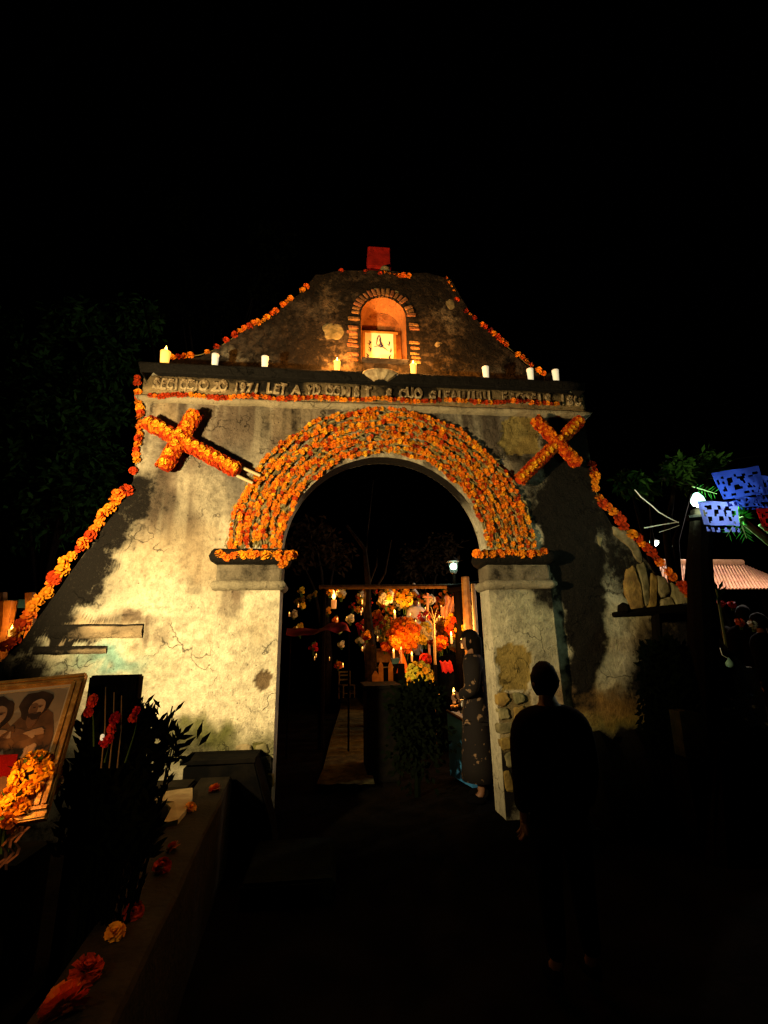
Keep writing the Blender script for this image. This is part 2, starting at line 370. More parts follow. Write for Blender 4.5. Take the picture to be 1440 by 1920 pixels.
PED_ST = [(620, 545, 30, 34, 'warm', .8), (628, 632, 30, 20, 'warm', .9), (600, 600, 40, 25, 'brown', .8), (590, 560, 20, 25, 'grey', .6), (832, 555, 22, 40, 'warm', .75), (840, 580, 20, 22, 'plaster', .5), (800, 640, 50, 50, 'stone', .8),
          (610, 665, 60, 34, 'warm', .9), (800, 668, 70, 30, 'warm', .8), (835, 620, 40, 30, 'warm', .4), (450, 662, 45, 14, 'plaster', .6), (880, 690, 50, 14, 'warm', .6), (940, 690, 30, 14, 'grey', .8), (860, 670, 40, 30, 'ochre', .5), (590, 650, 40, 20, 'warm', .5)]  # warm patches beside the lit candles paint in part of their glow
PED_SO = [(655, 575, 36, 48, .9), (640, 530, 40, 25, .35), (720, 530, 120, 22, .9), (790, 570, 36, 60, .8), (545, 640, 70, 40, .65), (500, 660, 60, 25, .6), (900, 640, 70, 40, .85), (700, 545, 60, 16, .8), (860, 620, 30, 50, .4), (400, 668, 40, 20, .8), (960, 670, 40, 30, .7), (570, 590, 25, 30, .5)]
def poly_w(pts): return [wl(*p) for p in pts]
PEELS = [  # patches where the plaster has come off, outline in photo pixels, colour of what shows
    (poly_w([(942, 792), (960, 778), (1005, 782), (1012, 815), (1008, 850), (950, 852), (936, 835), (944, 815)]), (.34, .25, .08)),
    (poly_w([(926, 1214), (948, 1206), (972, 1210), (988, 1232), (991, 1262), (984, 1292), (930, 1292)]), (.33, .235, .07)),
    (poly_w([(479, 1272), (489, 1257), (505, 1258), (512, 1275), (503, 1292), (490, 1300), (480, 1288)]), (.16, .11, .06)),
    (poly_w([(928, 1296), (985, 1296), (993, 1320), (980, 1352), (935, 1352)]), (.20, .15, .07)),
    (poly_w([(475, 1395), (500, 1390), (508, 1440), (480, 1440)]), (.17, .16, .05)),
    (poly_w([(1180, 1075), (1240, 1060), (1296, 1120), (1310, 1145), (1190, 1150), (1168, 1110)]), (.05, .04, .02)),
]
def blob(x, z, px, py, rx, ry, wp, wq):
    cx, cz = wl(px, py); k = (P(px+10, py, 0)-P(px, py, 0)).length/10
    kz = (P(px, py+10, 0)-P(px, py, 0)).length/10
    d = np.sqrt(((x-cx+wp)/(rx*k*1.15))**2+((z-cz+wq)/(ry*kz*1.15))**2)
    return 1-sstep(.30, 1.25, d)
def inside(x, z, poly):
    c = np.zeros(x.shape, bool); n = len(poly)
    for i in range(n):
        x1, z1 = poly[i]; x2, z2 = poly[(i+1) % n]
        t = ((z1 > z) != (z2 > z)) & (x < (x2-x1)*(z-z1)/((z2-z1) if z2 != z1 else 1e-9)+x1)
        c ^= t
    return c
def wear(x, z, ped=False):
    wp = (fbm(x*3.1, z*3.1, 11)-.5)*.45+(fbm(x*11, z*11, 12)-.5)*.16; wq = (fbm(x*3.1, z*3.1, 23)-.5)*.45+(fbm(x*11, z*11, 24)-.5)*.16
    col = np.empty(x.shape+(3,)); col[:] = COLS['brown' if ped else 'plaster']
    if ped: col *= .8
    st = fbm(x*9, z*.8, 41)
    for px, py, rx, ry, kd, s in (PED_ST if ped else STAINS):
        m = blob(x, z, px, py, rx, ry, wp, wq)*s
        if kd in ('brown', 'grey'): m = m*(.55+.8*sstep(.35, .65, st))
        m = np.clip(m, 0, 1)[..., None]
        col = col*(1-m)+np.array(COLS[kd])*m
    if not ped:                                   # rain streaks running down from the cornice
        dr = sstep(.50, .68, fbm(x*6.5, z*.35, 141))*sstep(2.7, 4.3, z+.9*(fbm(x*5, x*0, 143)-.5))*.85
        col = col*(1-dr[..., None])+np.array((.085, .062, .045))*dr[..., None]
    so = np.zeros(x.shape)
    for px, py, rx, ry, s in (PED_SO if ped else SOOT_SHADE):
        so = np.maximum(so, blob(x, z, px, py, rx, ry, wp*.8, wq*.8)*s*(1.30 if 1000 < px < 1110 and not ped else 1.08))  # right-hand band strengthened, as the post's painted shadow
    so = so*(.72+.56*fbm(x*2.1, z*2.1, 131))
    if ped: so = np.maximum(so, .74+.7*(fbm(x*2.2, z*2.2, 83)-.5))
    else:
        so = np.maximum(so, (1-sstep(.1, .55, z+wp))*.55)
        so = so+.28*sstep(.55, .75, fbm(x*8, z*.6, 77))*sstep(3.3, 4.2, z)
    rel = (fbm(x*1.3, z*1.3, 3)-.5)*.05+(fbm(x*7, z*7, 5)-.5)*.032
    wob = (fbm(x*12, z*12, 8)-.5)*.10; wob2 = (fbm(x*12, z*12, 9)-.5)*.10
    if not ped:
        for poly, c in PEELS:
            m = inside(x+wob, z+wob2, poly)
            cc = np.array(c)*(.7+.6*fbm(x*9, z*9, 31))[..., None]
            col = np.where(m[..., None], cc, col); so = np.where(m, so*.35, so)
            rel = rel+np.where(m, .022, 0)
    return col, so, rel

# ------------------------------------------------------------------ the gateway
gate = thing('cemetery_gateway', (0, 0, 0), 'old plastered cemetery gateway with a round arch, curved pediment and sloping side walls', 'gateway')
class Skin:
    def __init__(s): s.v = []; s.c = []; s.s = []; s.f = []
    def grid(s, X, Y, Z, C, S, flip=False):
        n, m = X.shape; k = sum(len(a) for a in s.v)
        s.v.append(np.stack([X, Y, Z], -1).reshape(-1, 3)); s.c.append(C.reshape(-1, 3)); s.s.append(S.reshape(-1))
        i = np.arange(n-1)[:, None]*m+np.arange(m-1)[None]+k
        q = np.stack([i, i+m, i+m+1, i+1], -1).reshape(-1, 4)
        s.f.append(q[:, ::-1] if flip else q)
    def build(s, name, parent, smooth=True):
        v = np.concatenate(s.v); f = np.concatenate(s.f); c = np.concatenate(s.c); so = np.concatenate(s.s)
        me = bpy.data.meshes.new(name)
        me.vertices.add(len(v)); me.vertices.foreach_set('co', v.ravel().astype(np.float32))
        me.loops.add(len(f)*4); me.loops.foreach_set('vertex_index', f.ravel().astype(np.int32))
        me.polygons.add(len(f)); me.polygons.foreach_set('loop_start', (np.arange(len(f))*4).astype(np.int32))
        me.update(calc_edges=True)
        a = me.attributes.new('paint', 'FLOAT_COLOR', 'POINT')
        a.data.foreach_set('color', np.concatenate([c, np.ones((len(c), 1))], 1).ravel().astype(np.float32))
        a = me.attributes.new('soot_shade', 'FLOAT', 'POINT'); a.data.foreach_set('value', so.astype(np.float32))
        me.materials.append(MT['plaster'])
        if smooth: me.polygons.foreach_set('use_smooth', [True]*len(f))
        me.update()
        o = bpy.data.objects.new(name, me); COL.objects.link(o); o.parent = parent
        return o
ST = .024
THK = .22
def block(sk, x0, x1, zlo, zhi, Y=0.0, sides='', back=THK, ped=False, xs=None, relk=1.0, sidecol=None, sidesoot=.15):
    if xs is None: xs = np.linspace(x0, x1, max(3, int((x1-x0)/ST)+1))
    lo = zlo(xs) if callable(zlo) else np.full(xs.shape, float(zlo)); hi = zhi(xs) if callable(zhi) else np.full(xs.shape, float(zhi))
    nz = max(4, int(np.max(hi-lo)/ST)+1); t = np.linspace(0, 1, nz)
    X = np.repeat(xs[:, None], nz, 1); Z = lo[:, None]*(1-t)+hi[:, None]*t
    C, S, R = wear(X, Z, ped); YY = Y+R*relk
    sk.grid(X, YY, Z, C, S)
    def strip(a, b, c, C_, S_, flip):
        q = np.linspace(0, 1, 16)[None]
        Yq = b[:, None]*(1-q)+back*q
        jit = (fbm(a[:, None]*5+q*3, c[:, None]*5+q*3, 15)-.5)*.03*np.sin(q*PI)
        cc = np.repeat(C_[:, None], 16, 1); ss = np.repeat(S_[:, None], 16, 1)
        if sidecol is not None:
            sm = (1-.72*sstep(3.15, 3.65, c[:, None]+.12*fbm(a[:, None]*6, q*2+c[:, None]*5, 37)))[..., None]  # soffit crown coloured browner and darker: painted-in shade
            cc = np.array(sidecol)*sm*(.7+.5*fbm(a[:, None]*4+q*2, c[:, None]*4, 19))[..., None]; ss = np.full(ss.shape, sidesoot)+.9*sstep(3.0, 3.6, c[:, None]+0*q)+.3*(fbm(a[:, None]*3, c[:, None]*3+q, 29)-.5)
        sk.grid(np.repeat(a[:, None], 16, 1)+jit, Yq, np.repeat(c[:, None], 16, 1)+jit, cc, ss, flip)
    if 'l' in sides: strip(X[0], YY[0], Z[0], C[0], S[0], False)
    if 'r' in sides: strip(X[-1], YY[-1], Z[-1], C[-1], S[-1], True)
    if 't' in sides: strip(X[:, -1], YY[:, -1], Z[:, -1], C[:, -1], S[:, -1], False)
    if 'b' in sides: strip(X[:, 0], YY[:, 0], Z[:, 0], C[:, 0], S[:, 0], True)
    if back == THK:
        k = slice(None, None, 4); sk.grid(X[k, ::4], np.full(X[k, ::4].shape, back), Z[k, ::4], C[k, ::4], S[k, ::4], True)

XL, XR = -2.77, 2.64
AC, AR, SPR = 0.045, 1.16, 2.68
def outline(pts, Y=0.0):
    w_ = sorted((P(a, b, Y).x, P(a, b, Y).z) for a, b in pts)
    xs = np.array([q[0] for q in w_]); zs = np.array([q[1] for q in w_])
    return lambda x: np.interp(x, xs, zs)+(fbm(x*4, x*0, 55)-.5)*.05
lslope_px = [(-60, 1290), (0, 1240), (40, 1203), (85, 1140), (120, 1092), (150, 1048), (205, 972), (240, 922), (250, 898)]
rslope_px = [(1106, 882), (1118, 940), (1150, 988), (1190, 1028), (1240, 1082), (1290, 1138), (1330, 1180), (1400, 1250)]
lslope = outline(lslope_px); rslope = outline(rslope_px)
sk = Skin()
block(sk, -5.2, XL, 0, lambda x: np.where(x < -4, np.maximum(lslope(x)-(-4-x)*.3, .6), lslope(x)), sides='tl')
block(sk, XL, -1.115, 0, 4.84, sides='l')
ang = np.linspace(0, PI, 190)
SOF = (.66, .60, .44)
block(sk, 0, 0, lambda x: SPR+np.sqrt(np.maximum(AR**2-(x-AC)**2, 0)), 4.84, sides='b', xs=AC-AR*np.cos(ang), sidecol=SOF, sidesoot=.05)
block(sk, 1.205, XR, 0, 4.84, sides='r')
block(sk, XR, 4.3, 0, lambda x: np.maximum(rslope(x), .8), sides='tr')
# pilasters beside the opening
block(sk, -1.76, -1.105, 0, SPR-.02, Y=-.10, sides='lr', relk=.6, sidecol=SOF, sidesoot=.12, back=.222)
block(sk, 1.17, 1.89, 0, SPR-.02, Y=-.10, sides='lr', relk=.6, sidecol=SOF, sidesoot=.12, back=.222)
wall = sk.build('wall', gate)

# pediment with its niche
sk = Skin()
pl = [(290, 684), (330, 672), (375, 668), (420, 645), (470, 612), (520, 582), (560, 552), (580, 530), (592, 514), (650, 508), (720, 508), (800, 512), (846, 526), (862, 556), (885, 592), (940, 642), (985, 682), (1015, 696)]
ptop = outline(pl, .12)
NX0, NX1, NZ0 = P(677, 660, .12).x, P(763, 660, .12).x, P(717, 682, .12).z
NCX, NR = (NX0+NX1)/2, (NX1-NX0)/2
NZS = P(717, 557, .12).z-NR
x0p, x1p = P(295, 684, .12).x, P(1012, 696, .12).x
PZ = 4.95
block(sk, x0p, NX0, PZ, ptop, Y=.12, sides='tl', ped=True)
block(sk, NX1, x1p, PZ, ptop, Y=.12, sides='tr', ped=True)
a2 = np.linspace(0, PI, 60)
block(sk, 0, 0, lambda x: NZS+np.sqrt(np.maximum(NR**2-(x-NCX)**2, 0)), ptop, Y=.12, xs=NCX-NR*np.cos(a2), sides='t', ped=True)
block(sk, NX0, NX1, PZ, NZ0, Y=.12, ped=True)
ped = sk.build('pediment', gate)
# niche: jambs, vault and back as one lining
sk = Skin()
pth = [(NX0, NZ0)]+[(NX0, NZ0+(NZS-NZ0)*k/10) for k in range(1, 10)]+[(NCX-NR*math.cos(t), NZS+NR*math.sin(t)) for t in np.linspace(0, PI, 28)]+[(NX1, NZS-(NZS-NZ0)*k/10) for k in range(1, 11)]
q = np.linspace(0, 1, 8)
X = np.repeat(np.array([p[0] for p in pth])[:, None], 8, 1); Z = np.repeat(np.array([p[1] for p in pth])[:, None], 8, 1)
Y = .13+q[None]*.26+0*X
X = X+(X-NCX)*(-.10*q[None]); Z = Z-(Z-NZ0)*.04*q[None]
cc = np.array((.52, .21, .06))*(.6+.8*fbm(X*6, Z*6+Y*4, 61))[..., None]
sk.grid(X, Y, Z, cc, .15+.3*(fbm(X*5+Y*3, Z*5, 63)-.3), True)
tt = np.linspace(0, 1, 14)
Xb = X[:, -1][:, None]*(1-tt)+NCX*tt; Zb = Z[:, -1][:, None]*(1-tt)+5.5*tt
cb = np.array((.50, .20, .06))*(.55+.9*fbm(Xb*7, Zb*7, 67))[..., None]
sk.grid(Xb, .39+(fbm(Xb*9, Zb*9, 5)-.5)*.03, Zb, cb, .1+.6*(1-sstep(.0, .12, np.abs(Zb-5.86)))*.8, True)
sk.grid(np.array([[NX0, NX0], [NX1, NX1]]), np.array([[.0, .40], [.0, .40]]), np.full((2, 2), NZ0+.004), np.full((2, 2, 3), .1), np.full((2, 2), .5))
sk.build('niche', gate)

# bricks ringing the niche: each its own piece
def brick_mesh(name, m_, d, seed):
    mb = MB().box((0, 0, 0), d); me = mb.mesh(name, m_)
    bm = bmesh.new(); bm.from_mesh(me)
    bmesh.ops.bevel(bm, geom=bm.edges[:], offset=min(d)*.16, segments=1, affect='EDGES')
    bm.to_mesh(me); bm.free(); return rough(me, min(d)*.07, seed)
BR = [brick_mesh('brick', MT['brick'], (.050, .10, .12), i) for i in range(4)]
BS = [brick_mesh('brick', MT['brick'], (.15, .10, .048), i+10) for i in range(4)]
nb = 19
for k in range(nb):
    t = PI*(k+.5)/nb
    if random.random() < .08: continue
    r = NR+.075
    inst('brick', random.choice(BR), gate, (NCX-r*math.cos(t), .148+random.uniform(-.010, .012), NZS+r*math.sin(t)), (0, -(PI/2-t), 0), random.uniform(.85, 1.05))
for sx in (-1, 1):
    z = NZ0+.04
    while z < NZS-.02:
        if random.random() < (.85 if sx < 0 else .6):
            inst('brick', random.choice(BS), gate, (NCX+sx*(NR+.09+random.uniform(0, .03)), .150+random.uniform(-.010, .012), z), (0, random.uniform(-.06, .06), 0), random.uniform(.8, 1.05))
        z += random.uniform(.058, .085)
# stones showing through the plaster
def stone_mesh(name, m_, poly, seed, y0, y1):
    mb = MB(); n = len(poly); cx = sum(p[0] for p in poly)/n; cz = sum(p[1] for p in poly)/n
    vs_ = [(x, y1, z) for x, z in poly]+[(cx+(x-cx)*.97, y0+.012, cz+(z-cz)*.97) for x, z in poly]+[(cx+(x-cx)*.78, y0, cz+(z-cz)*.78) for x, z in poly]+[(cx, y0-.004, cz)]
    fs = []
    for b_ in range(2):
        for i in range(n):
            j = (i+1) % n; fs.append((b_*n+i, b_*n+j, (b_+1)*n+j, (b_+1)*n+i))
    fs += [(2*n+i, 2*n+(i+1) % n, 3*n) for i in range(n)]
    mb.add(vs_, fs); return mb
STONES = [
    ('o', [(1172, 1068), (1188, 1058), (1204, 1100), (1208, 1142), (1188, 1150), (1170, 1110)]), ('s', [(1192, 1058), (1208, 1052), (1216, 1090), (1218, 1132), (1210, 1138), (1202, 1090)]),
    ('o', [(1220, 1072), (1234, 1082), (1230, 1146), (1214, 1148)]), ('s', [(1230, 1078), (1248, 1082), (1258, 1110), (1244, 1122), (1232, 1110)]),
    ('s', [(1238, 1124), (1258, 1118), (1268, 1142), (1244, 1150)]), ('s', [(1256, 1090), (1272, 1100), (1300, 1134), (1298, 1148), (1270, 1146), (1260, 1116)]),
    ('s', [(1146, 985), (1166, 990), (1188, 1010), (1202, 1034), (1204, 1058), (1194, 1052), (1184, 1030), (1162, 1012), (1150, 1002)]),
    ('s', [(1118, 1004), (1130, 1008), (1126, 1026), (1120, 1022)]),
    ('o', [(930, 1300), (950, 1297), (958, 1312), (945, 1326), (931, 1322)]), ('s', [(960, 1298), (982, 1300), (986, 1316), (966, 1322)]), ('s', [(931, 1328), (952, 1326), (958, 1348), (936, 1350)]),
    ('o', [(962, 1326), (984, 1322), (980, 1350), (964, 1350)]), ('s', [(930, 1356), (962, 1354), (970, 1372), (934, 1378)]), ('o', [(936, 1384), (958, 1380), (962, 1404), (940, 1408)]),
    ('s', [(944, 1414), (966, 1408), (972, 1436), (950, 1440)]), ('o', [(942, 1446), (956, 1444), (964, 1486), (948, 1484)]),
    ('s', [(478, 1398), (500, 1392), (506, 1412), (482, 1416)]), ('s', [(482, 1420), (508, 1416), (510, 1446), (490, 1446)]), ('o', [(496, 1450), (512, 1450), (514, 1476), (500, 1474)]),
    ('s', [(440, 1398), (470, 1394), (474, 1418), (446, 1422)]), ('s', [(600, 612), (620, 602), (640, 606), (650, 626), (640, 640), (610, 636)]), ('s', [(800, 640), (820, 634), (834, 644), (826, 660), (806, 658)]),
    ('o', [(652, 612), (670, 614), (672, 632), (652, 632)]), ('s', [(838, 546), (850, 560), (858, 584), (846, 588), (830, 566)]),
    ('s', [(660, 545), (684, 543), (688, 556), (664, 558)]), ('s', [(694, 538), (708, 536), (712, 546), (698, 548)]), ('s', [(724, 540), (748, 538), (750, 552), (728, 552)]),
]
for i, (kd, pts) in enumerate(STONES):
    py_ = sum(p[1] for p in pts)/len(pts); px_ = sum(p[0] for p in pts)/len(pts)
    yy = .12 if py_ < 700 else (-.10 if (px_ < 535 or 905 < px_ < 1010) else 0.0)
    poly = [(P(a, b, yy).x, P(a, b, yy).z) for a, b in pts]
    pp = []
    for k in range(len(poly)):                       # chipped outline
        a, b = poly[k], poly[(k+1) % len(poly)]
        pp.append((a[0]*.85+b[0]*.15, a[1]*.85+b[1]*.15)); pp.append((a[0]*.5+b[0]*.5+random.uniform(-.008, .008), a[1]*.5+b[1]*.5+random.uniform(-.008, .008))); pp.append((a[0]*.15+b[0]*.85, a[1]*.15+b[1]*.85))
    rec = .018 if yy == .12 else .004
    stone_mesh('stone', None, pp, i, yy-.022+rec, yy+.05).build('stone', MT['stone_o' if kd == 'o' else 'stone'], gate)

# mouldings swept round the wall
def sweep(name, path, prof, col, soot_shade, amp=.012, parent=gate, seed=0, step=.025):
    pts = []; 
    for a, b in zip(path[:-1], path[1:]):
        n = max(1, int(math.hypot(b[0]-a[0], b[1]-a[1])/step))
        pts += [(a[0]+(b[0]-a[0])*k/n, a[1]+(b[1]-a[1])*k/n, None) for k in range(n)]
    pts.append((path[-1][0], path[-1][1], None))
    seg = [((b[0]-a[0]), (b[1]-a[1])) for a, b in zip(path[:-1], path[1:])]
    def nrm(d): l = math.hypot(*d); return (d[1]/l, -d[0]/l)
    N = []
    for p in pts:
        best = []
        for (a, b), d in zip(zip(path[:-1], path[1:]), seg):
            L2 = d[0]**2+d[1]**2; t = ((p[0]-a[0])*d[0]+(p[1]-a[1])*d[1])/L2
            if -1e-6 <= t <= 1+1e-6 and abs((p[0]-a[0])*d[1]-(p[1]-a[1])*d[0]) < 1e-6: best.append(nrm(d))
        if len(best) == 2: nx, ny = best[0][0]+best[1][0], best[0][1]+best[1][1]; k = 1/(1+best[0][0]*best[1][0]+best[0][1]*best[1][1]); N.append((nx*k, ny*k))
        else: N.append(best[0])
    pr = []
    for a, b in zip(prof[:-1], prof[1:]):
        n = max(1, int(math.hypot(b[0]-a[0], b[1]-a[1])/.02))
        pr += [(a[0]+(b[0]-a[0])*k/n, a[1]+(b[1]-a[1])*k/n) for k in range(n)]
    pr.append(prof[-1])
    px_ = np.array([p[0] for p in pts])[:, None]; py_ = np.array([p[1] for p in pts])[:, None]
    nx = np.array([q_[0] for q_ in N])[:, None]; ny = np.array([q_[1] for q_ in N])[:, None]
    o = np.array([q_[0] for q_ in pr])[None]; z = np.array([q_[1] for q_ in pr])[None]
    s = np.cumsum(np.r_[0, np.hypot(np.diff(px_[:, 0]), np.diff(py_[:, 0]))])[:, None]
    g = (fbm(s*6+seed, z*9, seed+1)-.5)*amp*2+(fbm(s*1.3+seed, z*0, seed+4)-.5)*amp*2
    off = np.where(o > 1e-4, o+g, o)
    X = px_+nx*off; Y = py_+ny*off; Z = z+s*0+(fbm(s*3, z*5, seed+2)-.5)*amp
    C = np.array(col)*(.6+.8*fbm(s*5, z*6, seed+7))[..., None]
    S = soot_shade(s, z) if callable(soot_shade) else np.full(X.shape, float(soot_shade))
    k = Skin(); k.grid(X, Y, Z, C, S+0*X); return k.build(name, parent)
zl = P(700, 697, -.24).z                                   # top front edge of the ledge
LEDGE_Z = zl
sweep('ledge', [(-2.53, .28), (-2.53, 0), (2.34, 0), (2.34, .28)], [(0, 4.79), (.10, 4.80), (.16, 4.84), (.22, zl-.13), (.24, zl-.02), (.235, zl), (.0, zl+.015), (-.30, zl+.02)],
      (.16, .12, .08), lambda s, z: 1.35+.5*(fbm(s*2, z*4, 91)-.5), .016, seed=2)
sweep('fillet', [(-2.77, .4), (-2.77, 0), (2.64, 0), (2.64, .4)], [(0, 4.44), (.05, 4.455), (.075, 4.49), (.05, 4.52), (.0, 4.53)], (.52, .42, .26), .25, .010, seed=5)
def ib_soot(s, z): return .30*(fbm(s*2, z*3, 95))+.55*sstep(4.9, 5.6, s)*.6
band = sweep('inscription_band', [(-2.77, .4), (-2.77, 0), (2.64, 0), (2.64, .4)], [(0, 4.53), (.022, 4.535), (.022, 4.79), (0, 4.795)], (.36, .25, .12), lambda s, z: .10+.35*sstep(4.60, 4.68, z)+.4*sstep(.5, .62, fbm(s*1.1, z*2, 95)), .006, seed=9)
for nm, x0, x1, side in (('capital', -1.76, -1.105, -1), ('capital', 1.17, 1.89, 1)):
    pth_ = [(x0, .0), (x0, -.10), (x1, -.10), (x1, .21)] if side < 0 else [(x0, .21), (x0, -.10), (x1, -.10), (x1, .0)]
    cz = SPR+.0
    sweep(nm, pth_, [(-.2, cz+.01), (.05, cz+.012), (.075, cz-.02), (.09, cz-.07), (.07, cz-.12), (.02, cz-.15), (.0, cz-.155)], (.16, .12, .09), lambda s, z: 1.25+1.5*(fbm(s*5, z*9, 101)-.5), .012, seed=20+side*3)
    sweep('astragal', pth_, [(.0, cz-.33), (.03, cz-.325), (.055, cz-.36), (.055, cz-.385), (.03, cz-.42), (.0, cz-.425)], (.42, .36, .24), lambda s, z: .18+.5*(fbm(s*4, z*6, 105)-.3), .010, seed=31+side*3)
    sweep('capital_neck', pth_, [(0, cz-.155), (.010, cz-.16), (.010, cz-.325), (.0, cz-.33)], (.30, .25, .17), lambda s, z: .45+.9*(fbm(s*7, z*7, 109)-.5), .006, seed=41+side*3)
# broken ledge on the sloping left wall, recess shade painted along its top
for za, zb_, xa, xb, sd in ((1226, 1210, 70, 205, 60), (1198, 1170, 95, 268, 66)):
    z0_, z1_ = P(180, za).z, P(180, zb_).z
    sweep('broken_moulding', [(P(xa, 1185).x, -.0), (P(xb, 1185).x, -.0)], [(-.02, z0_), (.012, z0_+.004), (.034, z0_+(z1_-z0_)*.45), (.018, z1_-.01), (-.02, z1_)], (.46, .34, .20), lambda s, z: .25+.75*(1-sstep(.0, .5, s))+1.0*sstep(z1_-.035, z1_-.005, z)+.9*(fbm(s*5, z*9, 7)-.5), .022, seed=sd)

# incised letters of the frieze
def letter_mesh(ch):
    c = bpy.data.curves.new('letter', 'FONT'); c.body = ch; c.size = .185; c.extrude = .010; c.bevel_depth = .008; c.resolution_u = 3
    c.align_x = 'CENTER'; c.offset = .003
    o = bpy.data.objects.new('letter', c); COL.objects.link(o)
    me = bpy.data.meshes.new_from_object(o.evaluated_get(bpy.context.evaluated_depsgraph_get()))
    bpy.data.objects.remove(o); me.materials.clear(); me.materials.append(MT['letter']); return rough(me, .006, ord(ch))
MT['letter'] = mat('letter_plaster', (.47, .35, .19), .9, .1, noise=((.16, .10, .05), 11, .40, .62), bump=(40, .5))
LM = {}
def write(chars, pxa, pya, pxb, pyb):
    n = len(chars)
    for i, ch in enumerate(chars):
        if ch == ' ': continue
        if ch not in LM: LM[ch] = letter_mesh(ch)
        t = i/(n-1); p = P(pxa+(pxb-pxa)*t, pya+(pyb-pya)*t, -.024)
        inst('letter', LM[ch], band, (p.x, -.0235, 4.615), (PI/2, random.uniform(-.02, .14), 0), (random.uniform(.62, .84), random.uniform(.88, 1.12), 1))
write('SECICCIO ZO 1971 LET A YD OC', 293, 728, 630, 738)
write('MST', 648, 738, 690, 740)
write('S CUO GIEAUIUUL EFCOFLS ISC', 728, 740, 1082, 754)

# scallop corbel below the niche
cx_, cz_ = P(714, 706, -.26).x, zl-.02
mb = MB(); nseg = 9
prof = []
for j in range(6):
    t = j/5
    for i in range(nseg):
        a = PI*i/(nseg-1)
        r = .20*(1-t*.62)
        mb.v.append((cx_-r*math.cos(a), -.235-.10*math.sin(a)*(1-t*.5)-(.012 if i % 2 else 0), cz_-.01-.10*t**.8)); 
for j in range(5):
    for i in range(nseg-1):
        a = j*nseg+i; mb.f.append((a, a+nseg, a+nseg+1, a+1)); mb.m.append(0)
mb.f.append(tuple(range(nseg-1, -1, -1))); mb.m.append(0)
mb.tube([(cx_-.205*math.cos(PI*i/14), -.238-.105*math.sin(PI*i/14), cz_-.004) for i in range(15)], .012, 6)
mb.build('corbel', MT['letter'], gate)

# stub pinnacles and red finial block
for a, b, yb, wd, ht in ((338, 672, .16, .24, .22), (1030, 700, .16, .26, .36)):
    p = P(a, b, yb); mb = MB().box((p.x, .22, LEDGE_Z+ht/2+.0), (wd, .22, ht), taper=.8)
    o = mb.build('stub_pinnacle', MT['soot_shade'], gate); bevel_mesh(o, .02, 2)
p = P(710, 500, .3)
zt, zb = P(710, 474, .3).z, P(710, 512, .3).z
mb = MB().box((p.x, .33, (zt+zb)/2), (.33, .30, zt-zb), taper=.97)
o = mb.build('finial_block', mat('red_limewash', (.50, .02, .012), .9, .05, noise=((.30, .012, .008), 7, .4, .65), bump=(20, .4)), gate); bevel_mesh(o, .015, 2)
p = P(722, 507, .16); mb = MB(); mb.lathe((p.x, .17, p.z-.05), [(.02, 0), (.06, .02), (.075, .06), (.055, .10), (.01, .12)], 10)
mb.build('finial_boss', MT['stone'], gate, smooth=True)

# ------------------------------------------------------------------ ground
mb = MB(); n = 40
xs = [-150, -60, -30]+[-14+k*.7 for k in range(41)]+[30, 60, 150]
ys = [-60, -20, -10]+[-7+k*.7 for k in range(50)]+[50, 100, 200]
for y in ys:
    for x in xs: mb.v.append((x, y, .05*math.sin(x*1.7)*math.cos(y*1.3)-.03+random.uniform(-.012, .012)))
for j in range(len(ys)-1):
    for i in range(len(xs)-1):
        a = j*len(xs)+i; mb.f.append((a, a+1, a+len(xs)+1, a+len(xs))); mb.m.append(0)
tag(mb.build('ground', MT['dirt'], smooth=True), kind='structure')
mb = MB(); lft = [(598, 1470), (602, 1440), (622, 1380), (640, 1330), (640, 1308)]; rgt = [(700, 1470), (700, 1440), (694, 1380), (690, 1330), (684, 1308)]
for (a, b), (c, d) in zip(lft, rgt):
    p, q_ = Gz(a, b, .06), Gz(c, d, .06)
    for k in range(9): mb.v.append(tuple(p.lerp(q_, k/8)+Vector((random.uniform(-.04, .04), random.uniform(-.04, .04), random.uniform(-.01, .012)))))
for j in range(4):
    for i in range(8):
        a = j*9+i; mb.f.append((a, a+1, a+10, a+9)); mb.m.append(0)
tag(mb.build('path', MT['path'], smooth=True), kind='structure')
# raised burial terrace at the back, with a rubble face
mb = MB(); mb.box((9.5, 14.2, .70), (17.6, 12, 1.45)); o = mb.build('terrace', MT['dirt']); bevel_mesh(o, .06, 2); tag(o, kind='structure')

# ------------------------------------------------------------------ marigold heads (one mesh per tint and shape, shared)
def flower_mesh(name, m_, seed, rings=((.0, 9, .55), (.55, 8, .50), (1.05, 5, .40))):
    r = random.Random(seed); mb = MB()
    for lat, n_, ln in rings:
        for k in range(n_):
            a = 2*PI*(k+r.uniform(-.25, .25))/n_+lat*1.7; la = lat+r.uniform(-.12, .12)
            d = Vector((math.cos(a)*math.cos(la), math.sin(a)*math.cos(la), math.sin(la)))
            t = Vector((-math.sin(a), math.cos(a), 0)); nn = d.cross(t)
            w_ = .30*r.uniform(.8, 1.2); l1 = .42; l2 = (l1+ln)*r.uniform(.88, 1.12)
            base = d*l1*.6; tip = d*min(l2, 1.02)+nn*r.uniform(-.10, .10)
            mb.add([base-t*w_*.5, base+t*w_*.5, tip+t*w_*.8+nn*.05, tip-t*w_*.8-nn*.05], [(0, 1, 2, 3)])
    mb.add([(0, 0, .72)]+[(.34*math.cos(k*PI/3), .34*math.sin(k*PI/3), .58) for k in range(6)], [(0, 1+k, 1+(k+1) % 6) for k in range(6)])
    return mb.mesh(name, m_)
FL = {k: [flower_mesh('marigold', MT[k], s) for s in range(4)] for k in ('marigold', 'marigold_y', 'marigold_r')}
